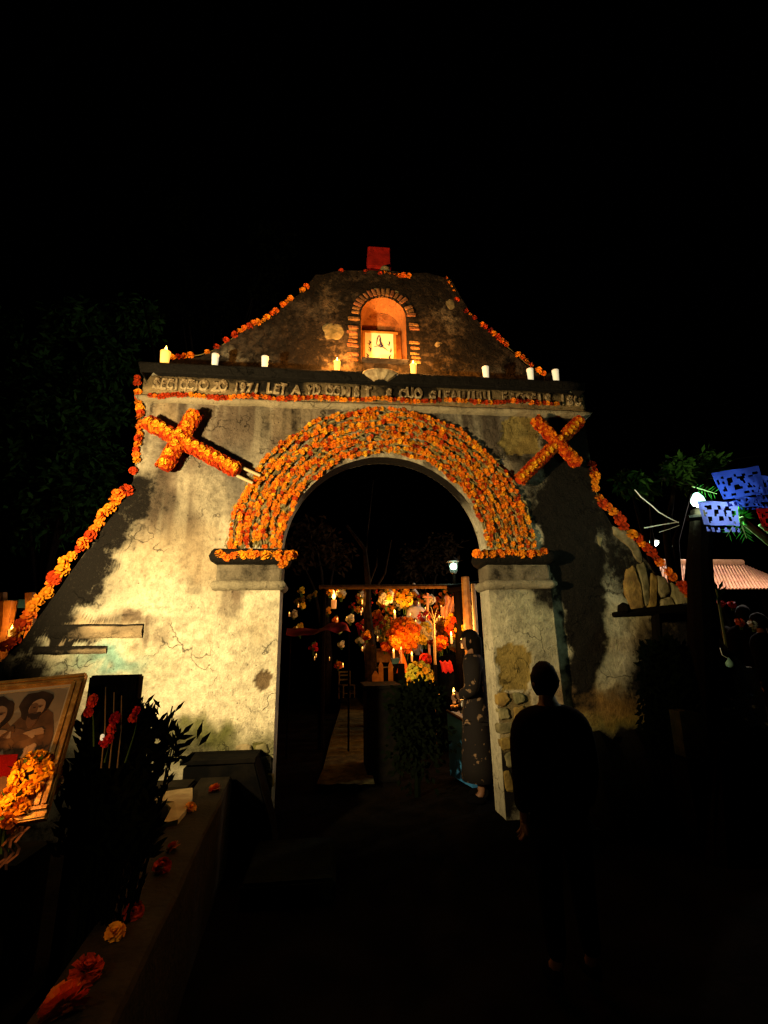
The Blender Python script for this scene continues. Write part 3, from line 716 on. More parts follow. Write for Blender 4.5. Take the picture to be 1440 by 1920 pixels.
FL['full'] = {k: [flower_mesh('loose_marigold', MT[k], s_+40, ((-.25, 12, .56), (.15, 12, .54), (.5, 11, .5), (.85, 9, .44), (1.2, 6, .36))) for s_ in range(3)] for k in ('marigold', 'marigold_y', 'marigold_r')}
FL['small'] = [flower_mesh('bloom', MT['yellow_fl'], s+9) for s in range(2)]
FL['white'] = [flower_mesh('bloom', MT['white_fl'], s+19) for s in range(2)]
FL['redf'] = [flower_mesh('bloom', MT['red_fl'], s+29) for s in range(2)]
def face(d):                                   # rotation that turns a flower's top along d, with a random spin
    qn = Vector(d).to_track_quat('Z', 'Y'); return (qn @ Euler((0, 0, random.uniform(0, 6.28))).to_quaternion()).to_euler()
def put_flower(parent, p, size, kind='marigold', d=None, name='marigold'):
    d = d or (random.uniform(-.5, .5), -1, random.uniform(-.3, .6))
    return inst(name, random.choice(FL[kind]), parent, p, face(d), size)
def resample(pts, step):
    out = []; L = 0; acc = 0
    for a, b in zip(pts[:-1], pts[1:]):
        d = (b-a).length; t = acc
        while t < d: out.append(a.lerp(b, t/d)); t += step
        acc = t-d
    return out
def garland(label, path, size, step, mix=(('marigold', 1.),), gap=0.0, jit=.3, cat='garland', group=None, cord=.006, d=None, sv=.2):
    t = thing('marigold_garland', path[0], label, cat, group)
    MB().tube([p+Vector((0, size*.5, 0)) for p in path], cord, 5).build('cord', MT['cord'], t)
    run = 0
    for p in resample(path, step):
        if run > 0: run -= 1; continue
        if random.random() < gap: run = random.choice((0, 1)); continue
        ks, ws = zip(*mix); kd = random.choices(ks, ws)[0]
        j = Vector([random.uniform(-1, 1)*size*jit for _ in range(3)])
        put_flower(t, p+j, size*random.uniform(1-sv, 1+sv), kd, d)
    return t
def wpath(pts, Y): return [P(a, b, Y) for a, b in pts]

# concentric strings on the arch
ORD = ['innermost marigold string, running along the lip of the arch opening']+['%s marigold string out from the arch opening' % q for q in ('second', 'third', 'fourth')]+['fifth marigold string from the arch opening, just inside the middle of the band']+\
      ['fifth marigold string in from the outer rim, just outside the middle of the band']+['%s marigold string in from the outer rim of the arch band' % q for q in ('fourth', 'third', 'second')]+['outermost marigold string, rimming the arch band against the wall']
for i in range(10):
    r = AR+.006+i*.061
    pts = []
    for k in range(49):
        a = PI*k/48; rr = r+.016*math.sin(a*13+i*2)+.010*math.sin(a*29+i)
        fl = .13*max(0, 1-abs(math.sin(a))*6)*0
        pts.append(Vector((AC-rr*math.cos(a), -.05+.004*math.sin(a*9+i), SPR+.05+rr*math.sin(a)*1.0)))
    garland(ORD[i], pts, .0285, .0415, (('marigold', .77), ('marigold_r', .12), ('marigold_y', .11)), gap=.06, jit=.38, group='marigold strings over the arch', cord=.012, sv=.3)
mb = MB()
for k in range(1300):                          # dry leaves tied between the strings
    a = random.uniform(0.0, PI); rr = AR+random.uniform(.02, .60); row = 0
    x, z = AC-rr*math.cos(a), SPR+.03+rr*math.sin(a)
    ta = a+PI/2+random.gauss(0, .5); tx, tz = math.sin(a+random.gauss(0, .45)), math.cos(a+random.gauss(0, .45))
    l, w_ = random.uniform(.03, .06), random.uniform(.006, .012); y = -.035-random.uniform(0, .02)
    mb.add([(x-tx*l, y, z-tz*l), (x-tz*w_, y-.008, z+tx*w_), (x+tx*l, y-random.uniform(0, .02), z+tz*l), (x+tz*w_, y+.004, z-tx*w_)], [(0, 1, 2, 3)])
tag(mb.build('leaf_backing', MT['leaf_olive']), 'olive dried leaves tied between the marigold strings of the arch', 'leaves', kind='stuff')

M1 = (('marigold', .72), ('marigold_r', .28))
garland('long marigold garland hanging down the sloping left side wall', wpath([(-8, 1214), (18, 1206), (38, 1186), (52, 1158), (66, 1132), (88, 1110), (104, 1086), (118, 1066), (132, 1046), (152, 1026), (172, 999), (196, 968), (212, 944), (244, 908)], -.03), .064, .086, M1, gap=.07, jit=.22, cord=.008)
garland('marigold garland hanging straight down the upper left corner of the gateway', wpath([(249, 884), (256, 862), (257, 836), (260, 818), (263, 795), (263, 776), (260, 750), (257, 706)], -.03), .044, .066, M1, gap=.14, jit=.22, cord=.006)
garland('marigold garland along the left curve of the pediment', wpath([(312, 670), (345, 668), (376, 663), (402, 654), (430, 636), (452, 620), (470, 610), (492, 603), (522, 578), (548, 558), (560, 552), (578, 534)], .13), .046, .070, M1, gap=.16, jit=.2)
garland('broken marigold garland along the right curve of the pediment', wpath([(836, 524), (848, 540), (858, 568), (874, 584), (890, 598), (908, 614), (924, 625), (940, 638), (960, 655), (986, 678), (1022, 702)], .13), .046, .072, M1, gap=.20, jit=.2)
garland('short marigold garland lying across the flat top of the pediment', wpath([(640, 508), (664, 510), (690, 510), (718, 513), (742, 516), (768, 518)], .12), .040, .066, (('marigold', .6), ('marigold_r', .4)), gap=.2, jit=.25)
garland('marigold garland down the sloping right side wall behind the dark post', wpath([(1110, 872), (1118, 904), (1122, 928), (1140, 955), (1152, 964), (1174, 990), (1190, 1006), (1216, 1032), (1232, 1048), (1252, 1070), (1276, 1096), (1300, 1126)], -.03), .060, .072, (('marigold', .5), ('marigold_r', .5)), gap=.10, jit=.3)
garland('straight marigold rope under the inscription band', [P(x, 741+(x-282)*.0192+2*math.sin(x*.05), -.085) for x in range(282, 1062, 12)], .034, .050, (('marigold', .45), ('marigold_r', .55)), gap=.03, jit=.25)
garland('heap of marigolds along the left capital', [P(414+k*9.5, 1041+2*math.sin(k), -.17) for k in range(9)]+[P(500+k*10, 1040-k*.3, -.17) for k in range(6)], .050, .042, (('marigold', 1),), jit=.35)
garland('heap of marigolds along the right capital', [P(892+k*10, 1039-k*.2, -.17) for k in range(14)], .050, .044, (('marigold', 1),), jit=.35)
t = thing('marigold_bunch', P(532, 1050, -.2), 'small marigold bunch drooping over the inner corner of the left capital', 'flowers')
for dx, dy in ((0, 0), (-8, -4), (8, -5), (2, 8), (-3, 12), (12, -8), (-12, -8)): put_flower(t, P(531+dx, 1048+dy, -.21), .045)

# ------------------------------------------------------------------ the two marigold crosses
def beam(t, a, b, rad, ridge_n, kd='marigold_y', nm='beam'):
    d = (b-a).normalized(); side = d.cross(Vector((0, -1, 0))).normalized()
    core = MB().tube([a, b], rad*.8, 10).build(nm, MT['marigold_r'], t)
    mb = MB(); L = (b-a).length
    for k in range(int(L/.026)):
        for an in (-80, -52, -26, 0, 26, 52, 80):
            an = math.radians(an+random.uniform(-14, 14))
            nd = Vector((0, -1, 0))*math.cos(an)+side*math.sin(an)
            p = a+d*(k*.026+random.uniform(0, .026))+nd*rad*.86
            me = FL['marigold_r'][0]; R_ = face(nd).to_matrix(); s_ = random.uniform(.026, .036)
            mb.add([p+R_ @ (v.co*s_) for v in me.vertices], [tuple(f.vertices) for f in me.polygons])
            if random.random() < (.62 if abs(an) < .8 else .3): mb.m[-len(me.polygons):] = [1]*len(me.polygons)
    o = mb.build('flower_cover', [MT['marigold_r'], MT['marigold']], t); o['kind'] = 'stuff'
    for k in range(ridge_n):
        p = a.lerp(b, (k+.6)/ridge_n)+Vector((0, -rad*1.02, rad*.12))+side*random.uniform(-.008, .008)
        inst('marigold', random.choice(FL[kd]), t, p, face((random.uniform(-.3, .3), -1, .2)), random.uniform(.036, .046))
A, B = P(277, 792, -.12), P(448, 884, -.12)
t = thing('marigold_cross', A.lerp(B, .4), 'marigold cross tilted on the wall with two pale sticks showing at its foot', 'cross', 'marigold crosses on the gateway')
beam(t, A, B, .082, 14, nm='long_beam'); beam(t, P(367, 776, -.14), P(306, 880, -.14), .085, 6, nm='cross_beam')
for a, b in (((448, 874), (488, 892)), ((440, 890), (474, 906))):
    MB().tube([P(*a, -.12), P(*b, -.10)], .017, 6).build('stick', MT['stick'], t)
A, B = P(1086, 790, -.12), P(972, 902, -.12)
t = thing('marigold_cross', A.lerp(B, .4), 'marigold cross tilted the other way with no sticks showing, beside the bare ochre patch', 'cross', 'marigold crosses on the gateway')
beam(t, A, B, .066, 16, nm='long_beam'); beam(t, P(1002, 786, -.14), P(1084, 872, -.14), .070, 9, kd='marigold', nm='cross_beam')
for k in range(5): put_flower(t, P(1051+3*math.cos(k*1.4), 822+3*math.sin(k*1.4), -.24), .032, 'marigold_r', (0, -1, 0))
put_flower(t, P(1051, 821, -.27), .034, 'marigold_y', (0, -1, 0))

# ------------------------------------------------------------------ candles on the ledge
def flame(parent, p, h, m_=None):
    MB().lathe(p, [(.02*h, 0), (.20*h, .22*h), (.22*h, .36*h), (.12*h, .68*h), (.01*h, h)], 8).build('flame', m_ or MT['flame'], parent, smooth=True)
def cup(label, p, r, h, lit=False, watts=0, m_=None, group='candles on the ledge', tilt=0):
    t = thing('votive_candle', p, label, 'candle', group)
    z = h
    MB().lathe(p, [(r*.72, 0), (r*.78, .01), (r*.93, h*.80), (r, h), (r*.9, h), (r*.82, h*.9), (r*.2, h*.88)], 16).build('cup', m_ or (MT['waxlit'] if lit else MT['wax']), t, smooth=True)
    if lit:
        flame(t, p+Vector((0, 0, h*.86)), r*1.9)
        point('candle_light', p+Vector((0, -.0, h+r*2.6)), watts, CANDLE, .02).parent = None
    else: MB().tube([p+Vector((0, 0, h*.86)), p+Vector((r*.2, 0, h*1.12))], r*.07, 5).build('wick', MT['wood_dark'], t)
    return t
def ledge(px, Y=-.17): q_ = P(px, 690, Y); return Vector((q_.x, Y, LEDGE_Z+.012))
for px, nm in ((402, 'white unlit candle on the ledge, left of the plain one under the pediment curve'), (496, 'white unlit candle on the ledge midway along the left pediment curve'), (910, 'white unlit candle on the ledge right of the niche, first of the three'),
               (993, 'white unlit candle on the ledge where the right garland comes down'), (1040, 'last white unlit candle at the right end of the ledge')):
    cup(nm, ledge(px), .043, .165)
cup('lit orange glowing candle standing at the far left end of the ledge', ledge(307), .058, .17, True, 2.2)
cup('lit candle on the ledge just left of the niche', ledge(632, -.19), .042, .13, True, 85)
cup('lit candle on the ledge just right of the niche', ledge(775, -.19), .042, .14, True, 90)
cup('lit candle in front of the framed print inside the niche', Vector((P(714, 676, .16).x, .155, NZ0+.006)), .030, .06, True, 2.4, group='candles on the ledge')

# framed print in the niche
SX_ = 1; c = P(711, 652, .30); wd, ht = (P(743, 650, .29)-P(680, 650, .29)).length, P(711, 624, .29).z-NZ0-.01; z0 = NZ0+.01
t = thing('framed_print', (c.x, .3, z0), 'small framed print of dark blue figures on cream paper inside the niche', 'picture')
mb = MB().box((c.x, .30, z0+ht/2), (wd, .012, ht)); mb.build('backing', MT['orange_wood'], t)
mb = MB()
for sx in (-1, 1): mb.box((c.x+sx*(wd/2-.018), .288, z0+ht/2), (.036, .02, ht))
mb.box((c.x, .290, z0+ht+.004), (wd+.06, .03, .02)); mb.build('frame', MT['orange_wood'], t)
MB().box((c.x, .291, z0+ht/2-.004), (wd-.072, .004, ht-.012)).build('paper', mat('cream_paper', (.78, .70, .52), .8), t)
mb = MB(); ink = random.Random(3)
def stroke(pts, wd_=.0045):
    wd_ *= 1.9; pts = [Vector((c.x+a*wd/.40, .286, z0+b*ht/.40)) for a, b in pts]
    mb.tube(pts, [wd_*.6]+[wd_]*(len(pts)-2)+[wd_*.4], 4)
stroke([(-.035, .27), (-.02, .34), (.0, .37), (.015, .34), (.02, .29), (.0, .26), (-.03, .27)]); stroke([(0, .33), (.02, .27), (.05, .25)]); stroke([(.01, .26), (.06, .235), (.10, .21)])
stroke([(-.06, .245), (-.02, .255), (.03, .24)]); stroke([(.02, .30), (.04, .26), (.01, .24)], .008)
for sx in (-1, 1):
    for k in range(4):
        bx, bz = sx*(.13+ink.uniform(-.02, .02)), .05+k*.07
        stroke([(bx, bz), (bx+ink.uniform(-.02, .02), bz+.03), (bx+ink.uniform(-.025, .025), bz+.05)], .006)
        stroke([(bx-.02, bz+.02), (bx+.015, bz+.01)], .004)
for k in range(6): bx = -.10+k*.04; stroke([(bx, .03+ink.uniform(-.01, .02)), (bx+.02, .05+ink.uniform(-.02, .02)), (bx+.03, .03)], .004)
mb.build('drawing', mat('blue_ink', (.02, .02, .08), .8), t)

# ------------------------------------------------------------------ front left: flood lamp, kerbed grave, tombs
RX = lambda y: -1.40+(-.54-y)*.075
t = thing('kerbed_grave', (-1.7, -2, 0), 'low cement grave kerb strewn with loose marigolds, running toward the gate', 'grave')
mb = MB(); ys_ = [-.56-k*.34 for k in range(11)]
for i, y in enumerate(ys_):
    x1 = RX(y); x0_ = x1-.27+random.uniform(-.006, .006)
    for x, z in ((x1, -.05), (x1+random.uniform(-.006, .006), .585), (x1-.015, .6), (x0_+.015, .6), (x0_, .585), (x0_, -.05)): mb.v.append((x, y, z))
for i in range(len(ys_)-1):
    for k in range(5): mb.f.append((i*6+k, i*6+k+1, i*6+k+7, i*6+k+6)); mb.m.append(0)
mb.f += [tuple(range(6)), tuple(range(len(mb.v)-1, len(mb.v)-7, -1))]; mb.m += [0, 0]
mb.build('kerb', MT['tomb'], t)
mb = MB().box((-1.98, -.68, .27), (.58, .26, .65)); o = mb.build('end_kerb', MT['tomb'], t); bevel_mesh(o, .015, 2)
mb = MB().box((-2.05, -2.4, .18), (.72, 3.2, .40)); mb.build('soil', MT['dirt'], t)
# cream cloth over its corner, outline bitten in to draw a shadow
pp = [(290, 1500), (308, 1484), (334, 1480), (361, 1477), (361, 1496), (348, 1520), (334, 1536), (306, 1544), (318, 1528), (322, 1516), (312, 1506)]
t2 = thing('cloth', Gz(330, 1505, .61), 'crumpled cream cloth lying on the far corner of the grave kerb', 'cloth')
top = [Gz(a, b, .625+.006*math.sin(a)) for a, b in pp]; bot = [Vector((p.x, p.y, .601)) for p in top]
mb = MB(); n = len(top); cc = sum(top, Vector())/n+Vector((0, 0, .012))
mb.add(top+bot+[cc], [(i, (i+1) % n, 2*n) for i in range(n)]+[(i, n+i, n+(i+1) % n, (i+1) % n) for i in range(n)])
mb.build('cloth_fold', MT['cloth_cream'], t2)
LM_ = [(403, 1478, 20, 'marigold', 'lone orange marigold at the far right corner of the grave kerb'), (357, 1512, 19, 'marigold_y', 'yellowish marigold beside the cream cloth on the kerb'), (325, 1584, 20, 'marigold', 'orange marigold on the kerb just nearer than the cream cloth'),
       (304, 1622, 26, 'marigold_r', 'red-orange marigold head next to the flower below the cream cloth'), (251, 1704, 27, 'marigold_r', 'ragged reddish marigold halfway down the grave kerb'), (216, 1742, 26, 'marigold_y', 'small ragged yellow marigold halfway down the grave kerb'),
       (162, 1818, 40, 'marigold_r', 'flattened deep red marigold near the close end of the kerb'), (122, 1886, 54, 'marigold', 'biggest and closest marigold on the grave kerb')]
for a, b, s_, kd, nm in LM_:
    p = Gz(a, b, .63); d = (p-CAM).length; s = s_/F_PX*d*.49
    o = inst('loose_marigold', random.choice(FL['full'][kd]), None, (p.x, p.y, .6+s*.45), (random.uniform(-.1, .9), random.uniform(-.5, .5), random.uniform(0, 6)), (s, s, s*.95))
    tag(o, nm, 'flower', 'loose marigolds on the kerb')
# black tomb against the left pilaster, slanted side shaped as its cast shadow
t = thing('dark_tomb_and_shadow', (-1.3, -.45, 0), 'black tomb block before the foot of the left pilaster, slanted side standing in for its shadow', 'tomb')
q0, q1, q2, q3 = P(370, 1434, -.42), P(480, 1424, -.42), P(511, 1548, -.42), P(360, 1560, -.42)
mb = MB(); f = [(q0.x-.1, q0.z), (q1.x, q1.z), (q2.x, q2.z), (q2.x+.03, -.03), (q3.x-.1, -.03)]
mb.prism(f, -.50, -.14); o = mb.build('block', MT['tomb_black'], t); bevel_mesh(o, .012, 2)
MB().box(((q0.x+q1.x)/2-.06, -.32, q1.z+.012), (abs(q1.x-q0.x)+.13, .40, .035)).build('cap', MT['tomb_black'], t)
# low slab in the middle
p0, p1 = Gz(478, 1590, .12), Gz(628, 1570, .12)
t = tag(MB().box(((p0.x+p1.x)/2, p0.y-.25, .05), (p1.x-p0.x, .8, .15)).build('grave_slab', mat('mossy_slab', (.006, .009, .005), .9, .03, noise=((.003, .004, .003), 6, .4, .6), bump=(20, .5)), loc=(p0.x, p0.y, 0)), 'low mossy grave slab on the dark ground before the archway', 'grave'); bevel_mesh(t, .02, 2)

# ------------------------------------------------------------------ framed portrait leaning at the left
TR, TL = P(165, 1268, -2.80), P(-70, 1292, -2.85)
uu = (TR-TL).normalized(); BRr = P(112, 1440, -3.02); vv = (BRr-TR); vv = (vv-uu*vv.dot(uu)).normalized(); ww = uu.cross(vv).normalized()
if ww.y > 0: ww = -ww
W_ = (TR-TL).length+.09; H_ = .60; SC = .757
def fp(u, v, d=0): return TR-uu*(W_-u)+vv*v+ww*d
t = thing('framed_portrait', fp(W_/2, H_), 'large gilt framed sepia portrait of a couple leaning among flowers at the left edge', 'picture')
def fbox(mb, u0_, u1_, v0_, v1_, d0, d1):
    mb.add([fp(u, v, d) for d in (d0, d1) for v in (v0_, v1_) for u in (u0_, u1_)], [(0, 1, 3, 2), (4, 6, 7, 5), (0, 4, 5, 1), (2, 3, 7, 6), (0, 2, 6, 4), (1, 5, 7, 3)]); return mb
fw_ = .050
for a in ((0, W_, 0, fw_*.8), (0, W_, H_-fw_, H_), (W_-fw_, W_, fw_*.8, H_-fw_), (0, fw_, fw_*.8, H_-fw_)):
    rail = fbox(MB(), *a, 0, .030).build('frame_rail', MT['gold'], t)
    mb = MB(); hor = (a[1]-a[0]) > (a[3]-a[2])
    if hor: fbox(mb, a[0], a[1], a[2]+.006, a[2]+.018, .030, .042); fbox(mb, a[0], a[1], a[3]-.016, a[3]-.006, .030, .036)
    else: fbox(mb, a[0]+.006, a[0]+.018, a[2], a[3], .030, .036); fbox(mb, a[1]-.018, a[1]-.006, a[2], a[3], .030, .042)
    mb.build('moulding', MT['gold'], rail)
fbox(MB(), fw_-.004, W_-fw_+.004, fw_*.8-.004, H_-fw_+.004, .002, .010).build('print', mat('sepia_print', (.42, .37, .28), .5, .3, noise=((.30, .26, .19), 6, .4, .6)), t)
b_ = fw_-.004
mb = MB(); fbox(mb, b_, W_-b_, b_*.8, b_*.8+.014, .010, .015); fbox(mb, W_-b_-.014, W_-b_, b_*.8+.014, H_-b_, .010, .015); mb.build('liner', MT['cream'], t)
def patch(name, cu, cv, ru, rv, d, m_, n_=26, rag=.08, sh=None):
    pts = []
    for k in range(n_):
        a = 2*PI*k/n_; q_ = 1+rag*(math.sin(3*a+cu*40)+.5*math.sin(7*a+cv*30))*.6
        u, v = (cu+ru*math.cos(a)*q_)*SC, (cv+rv*math.sin(a)*q_)*SC
        u = min(max(u, fw_+.0), W_-fw_-.016); v = min(max(v, fw_*.8+.014), H_-fw_); pts.append((u, v))
    mb = MB(); mb.add([fp(u, v, d) for u, v in pts]+[fp(u, v, d-.002) for u, v in pts], [tuple(range(n_))]+[(i, n_+i, n_+(i+1) % n_, (i+1) % n_) for i in range(n_)])
    o = mb.build(name, m_, t); return o
def pm(c1, c2, sc=14): return mat('print_ink', c1, .55, .25, noise=(c2, sc, .35, .65))
i_hair = pm((.022, .014, .010), (.06, .035, .022)); i_skin = pm((.48, .31, .19), (.34, .21, .12)); i_brown = pm((.22, .12, .055), (.08, .04, .02), 20); i_robe = pm((.16, .085, .04), (.08, .045, .025), 20); i_pale = pm((.46, .34, .24), (.36, .25, .17), 20); i_feat = pm((.14, .075, .05), (.10, .055, .035)); i_red = pm((.20, .03, .02), (.12, .02, .012))
U0 = (W_-.19)/SC
rp = random.Random(12)
def blots(name, n_, cu, cv, ru, rv, d, mats_, k=.32):
    for q_ in range(n_):
        a, e_ = rp.uniform(0, 6.28), rp.random()**.5
        patch(name, cu+ru*e_*math.cos(a), cv+rv*e_*math.sin(a), ru*k*rp.uniform(.4, 1.3), rv*k*rp.uniform(.4, 1.3), d+q_*.00006, rp.choice(mats_), 12, .45)
i_dk = pm((.05, .028, .018), (.03, .018, .012)); i_md = pm((.20, .11, .06), (.13, .07, .04)); i_lt = pm((.48, .33, .21), (.38, .25, .16)); i_bk = pm((.36, .30, .21), (.28, .23, .16), 8)
blots('backdrop_tone', 16, U0-.10, .16, .30, .16, .0104, [i_bk], .5)
patch('shoulders', U0-.20, .52, .25, .30, .0120, i_brown, rag=.16); patch('man_coat', U0+.03, .50, .14, .32, .0124, i_robe, 28, .16)
blots('fold', 34, U0-.12, .52, .26, .24, .0128, [i_robe, i_dk, i_md, i_brown, i_brown], .22)
patch('hair', U0-.165, .205, .078, .118, .0152, i_hair, 24, .14); patch('man_hair', U0+.02, .165, .080, .090, .0154, i_hair, 22, .16)
patch('neck', U0-.15, .27, .026, .05, .0156, i_md, 16, .1); patch('man_neck', U0+.03, .25, .03, .05, .0156, i_md, 16, .1)
patch('face', U0-.152, .208, .040, .060, .0160, i_skin, 25, .05); patch('man_face', U0+.036, .188, .040, .058, .0162, i_skin, 21, .05)
for nm, fx, fy in (('face', U0-.152, .208), ('man_face', U0+.036, .188)):
    patch(nm+'_shade', fx-.018, fy+.008, .020, .048, .0164, i_md, 18, .2); patch(nm+'_light', fx+.012, fy+.010, .014, .022, .0166, i_lt, 14, .2); patch(nm+'_brow', fx, fy-.012, .030, .007, .0168, i_md, 16, .3)
    patch('eye', fx-.014, fy-.006, .008, .004, .0170, i_dk, 10, .2); patch('eye', fx+.014, fy-.006, .008, .004, .0170, i_dk, 10, .2)
    patch('nose', fx+.002, fy+.008, .005, .015, .0170, i_md, 12, .2); patch('mouth', fx+.001, fy+.030, .012, .004, .0170, i_feat, 12, .2)
patch('beard', U0+.036, .232, .032, .022, .0167, i_dk, 18, .3)
patch('hand', U0+.07, .33, .05, .018, .0172, i_lt, 16, .35); patch('collar', U0-.13, .315, .05, .022, .0168, i_pale, 16, .35); patch('shawl', U0-.23, .50, .09, .15, .0162, i_red, 22, .25); patch('shirt', U0+.07, .50, .04, .10, .0166, i_pale, 20, .25)
blots('highlight', 12, U0-.08, .45, .22, .16, .0176, [i_md, i_pale, i_brown], .10)

# flowers and an added candle at its foot
def bouquet(name, c, r, n_, kinds, label, cat='flowers', size=.05, stem=True, flat=1.0, lean=None, bl='bloom', group=None, leaves=8, zmin=None):
    t = thing(name, (c.x, c.y, max(0, c.z-r*2.2) if stem else c.z-r), label, cat, group)
    if stem:
        mb = MB()
        for k in range(7):
            a = random.uniform(0, 6.28); mb.tube([(c.x+math.cos(a)*.02, c.y+math.sin(a)*.02, max(0, c.z-r*2.2)), (c.x+math.cos(a)*r*.55, c.y+math.sin(a)*r*.55*flat, c.z)], .006, 5)
        mb.build('stems', MT['leaf'], t)
    if leaves:
        mb = MB()
        for k in range(leaves*6):
            a, e_ = random.uniform(0, 6.28), random.uniform(-.6, 1.2); d = Vector((math.cos(a)*math.cos(e_), math.sin(a)*math.cos(e_)*flat, math.sin(e_)))
            p = c+d*r*random.uniform(.2, .8); q_ = p+d*size*1.6; s_ = d.cross(Vector((0, 0, 1))).normalized()*size*.35
            mb.add([p, p.lerp(q_, .5)+s_, q_, p.lerp(q_, .5)-s_], [(0, 1, 2, 3)])
        o = mb.build('leaves', MT['leaf'], t); o['kind'] = 'stuff'
    for k in range(n_):
        z = 1-2*(k+.5)/n_; a = k*2.39996; q_ = math.sqrt(1-z*z)
        d = Vector((q_*math.cos(a), q_*math.sin(a)*flat, z))
        if d.y > .55: continue
        p = c+d*r*random.uniform(.82, 1.08)
        if zmin is not None and p.z < zmin: continue
        put_flower(t, p, size*random.uniform(.75, 1.2), random.choice(kinds), tuple(d+Vector((0, -.6, .1))), bl)
    return t
bouquet('marigold_bouquet', P(62, 1452, -3.06), .068, 16, ['marigold_y'], 'yellow marigolds in front of the framed portrait', size=.034, flat=.8, leaves=6)
bouquet('marigold_bouquet', P(22, 1518, -3.12), .062, 15, ['marigold_y', 'marigold_y', 'marigold'], 'bright yellow-orange marigolds at the lower left, nearest the picture edge', size=.036, flat=.8, leaves=6)
bouquet('paper_flower_bunch', P(84, 1474, -3.04), .048, 9, ['marigold', 'white'], 'faded brownish flower bunch to the right of the yellow marigolds', size=.030, flat=.7, leaves=10)
# red cloth on a support and an unseen candle added to light this corner
t = thing('altar_cloth', P(0, 1470, -3.10), 'dark red altar cloth hanging under the framed portrait', 'cloth')
mb = MB(); nu, nv = 22, 9
a0, a1 = P(-120, 1420, -3.08), P(34, 1414, -3.05)
for j in range(nv):
    for i in range(nu):
        p = a0.lerp(a1, i/(nu-1)); mb.v.append((p.x, p.y-.03*math.sin(i*1.3)*(j/nv)-.02*j/nv, p.z-.05*j*1.4))
for j in range(nv-1):
    for i in range(nu-1): a = j*nu+i; mb.f.append((a, a+1, a+nu+1, a+nu)); mb.m.append(0)
mb.build('drape', MT['altar_red'], t, smooth=True)
t = thing('stone_table', (-2.25, -2.9, 0), 'dark stone table holding the framed portrait', 'table')
MB().box((-2.20, -2.86, .42), (.86, .26, .88)).build('block', MT['tomb_black'], t)
p = P(-40, 1560, -3.25); cup('lit candle added out of view at the left to light the portrait', p, .03, .08, True, 2.6, group=None)
# ribbons
t = thing('ribbon', P(35, 1570, -3.14), 'thin twisted pale ribbons trailing beneath the yellow marigolds', 'ribbon')
for k in range(3):
    a = P(30+k*9, 1545+k*3, -3.15); mb = MB()
    pts = [a+Vector((.012*math.sin(j*1.7+k)-.006*j, -.01*math.cos(j*2+k), -.022*j)) for j in range(7)]
    for j, p in enumerate(pts): mb.v += [tuple(p+Vector((-.006, 0, 0))), tuple(p+Vector((.006, -.004, 0)))]
    for j in range(6): mb.f.append((2*j, 2*j+1, 2*j+3, 2*j+2)); mb.m.append(0)
    mb.build('ribbon_strand', MT['ribbon'], t)

# dark headstone behind the stalks
t = thing('dark_headstone', (P(214, 1500, -2.70).x, -2.70, 0), 'flat-topped black headstone behind the flower stalks right of the portrait', 'headstone')
a_, b_ = P(168, 1267, -2.70), P(262, 1263, -2.70)
o = MB().box(((a_.x+b_.x)/2, -2.67, a_.z/2-.02), (b_.x-a_.x, .07, a_.z+.04)).build('slab', MT['tomb_black'], t); bevel_mesh(o, .008, 2)
MB().box(((a_.x+b_.x)/2, -2.68, .06), (b_.x-a_.x+.1, .16, .2)).build('base', MT['tomb_black'], t)
# dark gladiolus clump before the left wall, black leaves also standing in for its shadow
def spray(t, base, tip, n_, wd_, m_, bl=None, nm='stalk'):
    mb = MB(); pts = [base.lerp(tip, k/6)+Vector((math.sin(k*.8)*.015, 0, 0)) for k in range(7)]
    mb.tube(pts, [.008*(1-.1*k) for k in range(7)], 5)
    for k in range(n_):
        p = base.lerp(tip, .25+.75*k/n_); a = random.uniform(0, 6.28); l = random.uniform(.05, .12)*wd_
        d = Vector((math.cos(a)*.7, math.sin(a)*.5, .8)).normalized(); s_ = Vector((-d.z, 0, d.x))*.014*wd_
        mb.add([p, p+d*l*.5+s_, p+d*l, p+d*l*.5-s_], [(0, 1, 2, 3)])
    return mb.build(nm, m_, t)
t = thing('flower_clump_and_shadow', P(215, 1520, -2.85), 'black silhouetted clump of tall stalks and leaves, its wall shadow built in as leaves', 'plant')
for k in range(34):
    bx = random.uniform(176, 338); top_ = 1285+max(0, bx-250)*.38+random.uniform(0, 70)
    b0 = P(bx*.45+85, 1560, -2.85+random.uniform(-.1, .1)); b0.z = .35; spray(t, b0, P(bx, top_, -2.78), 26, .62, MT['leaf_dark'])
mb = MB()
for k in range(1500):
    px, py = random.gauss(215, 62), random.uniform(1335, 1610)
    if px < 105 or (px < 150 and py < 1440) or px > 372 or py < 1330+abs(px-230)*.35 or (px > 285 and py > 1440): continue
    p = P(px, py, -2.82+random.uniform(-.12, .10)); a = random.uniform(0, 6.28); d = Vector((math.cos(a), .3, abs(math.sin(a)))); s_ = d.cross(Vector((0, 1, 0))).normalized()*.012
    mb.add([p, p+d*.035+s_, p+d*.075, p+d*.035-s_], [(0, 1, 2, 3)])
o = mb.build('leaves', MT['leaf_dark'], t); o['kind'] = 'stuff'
t = thing('gladiolus', P(205, 1400, -2.96), 'red gladiolus spikes in the dark clump beside the portrait frame', 'flowers')
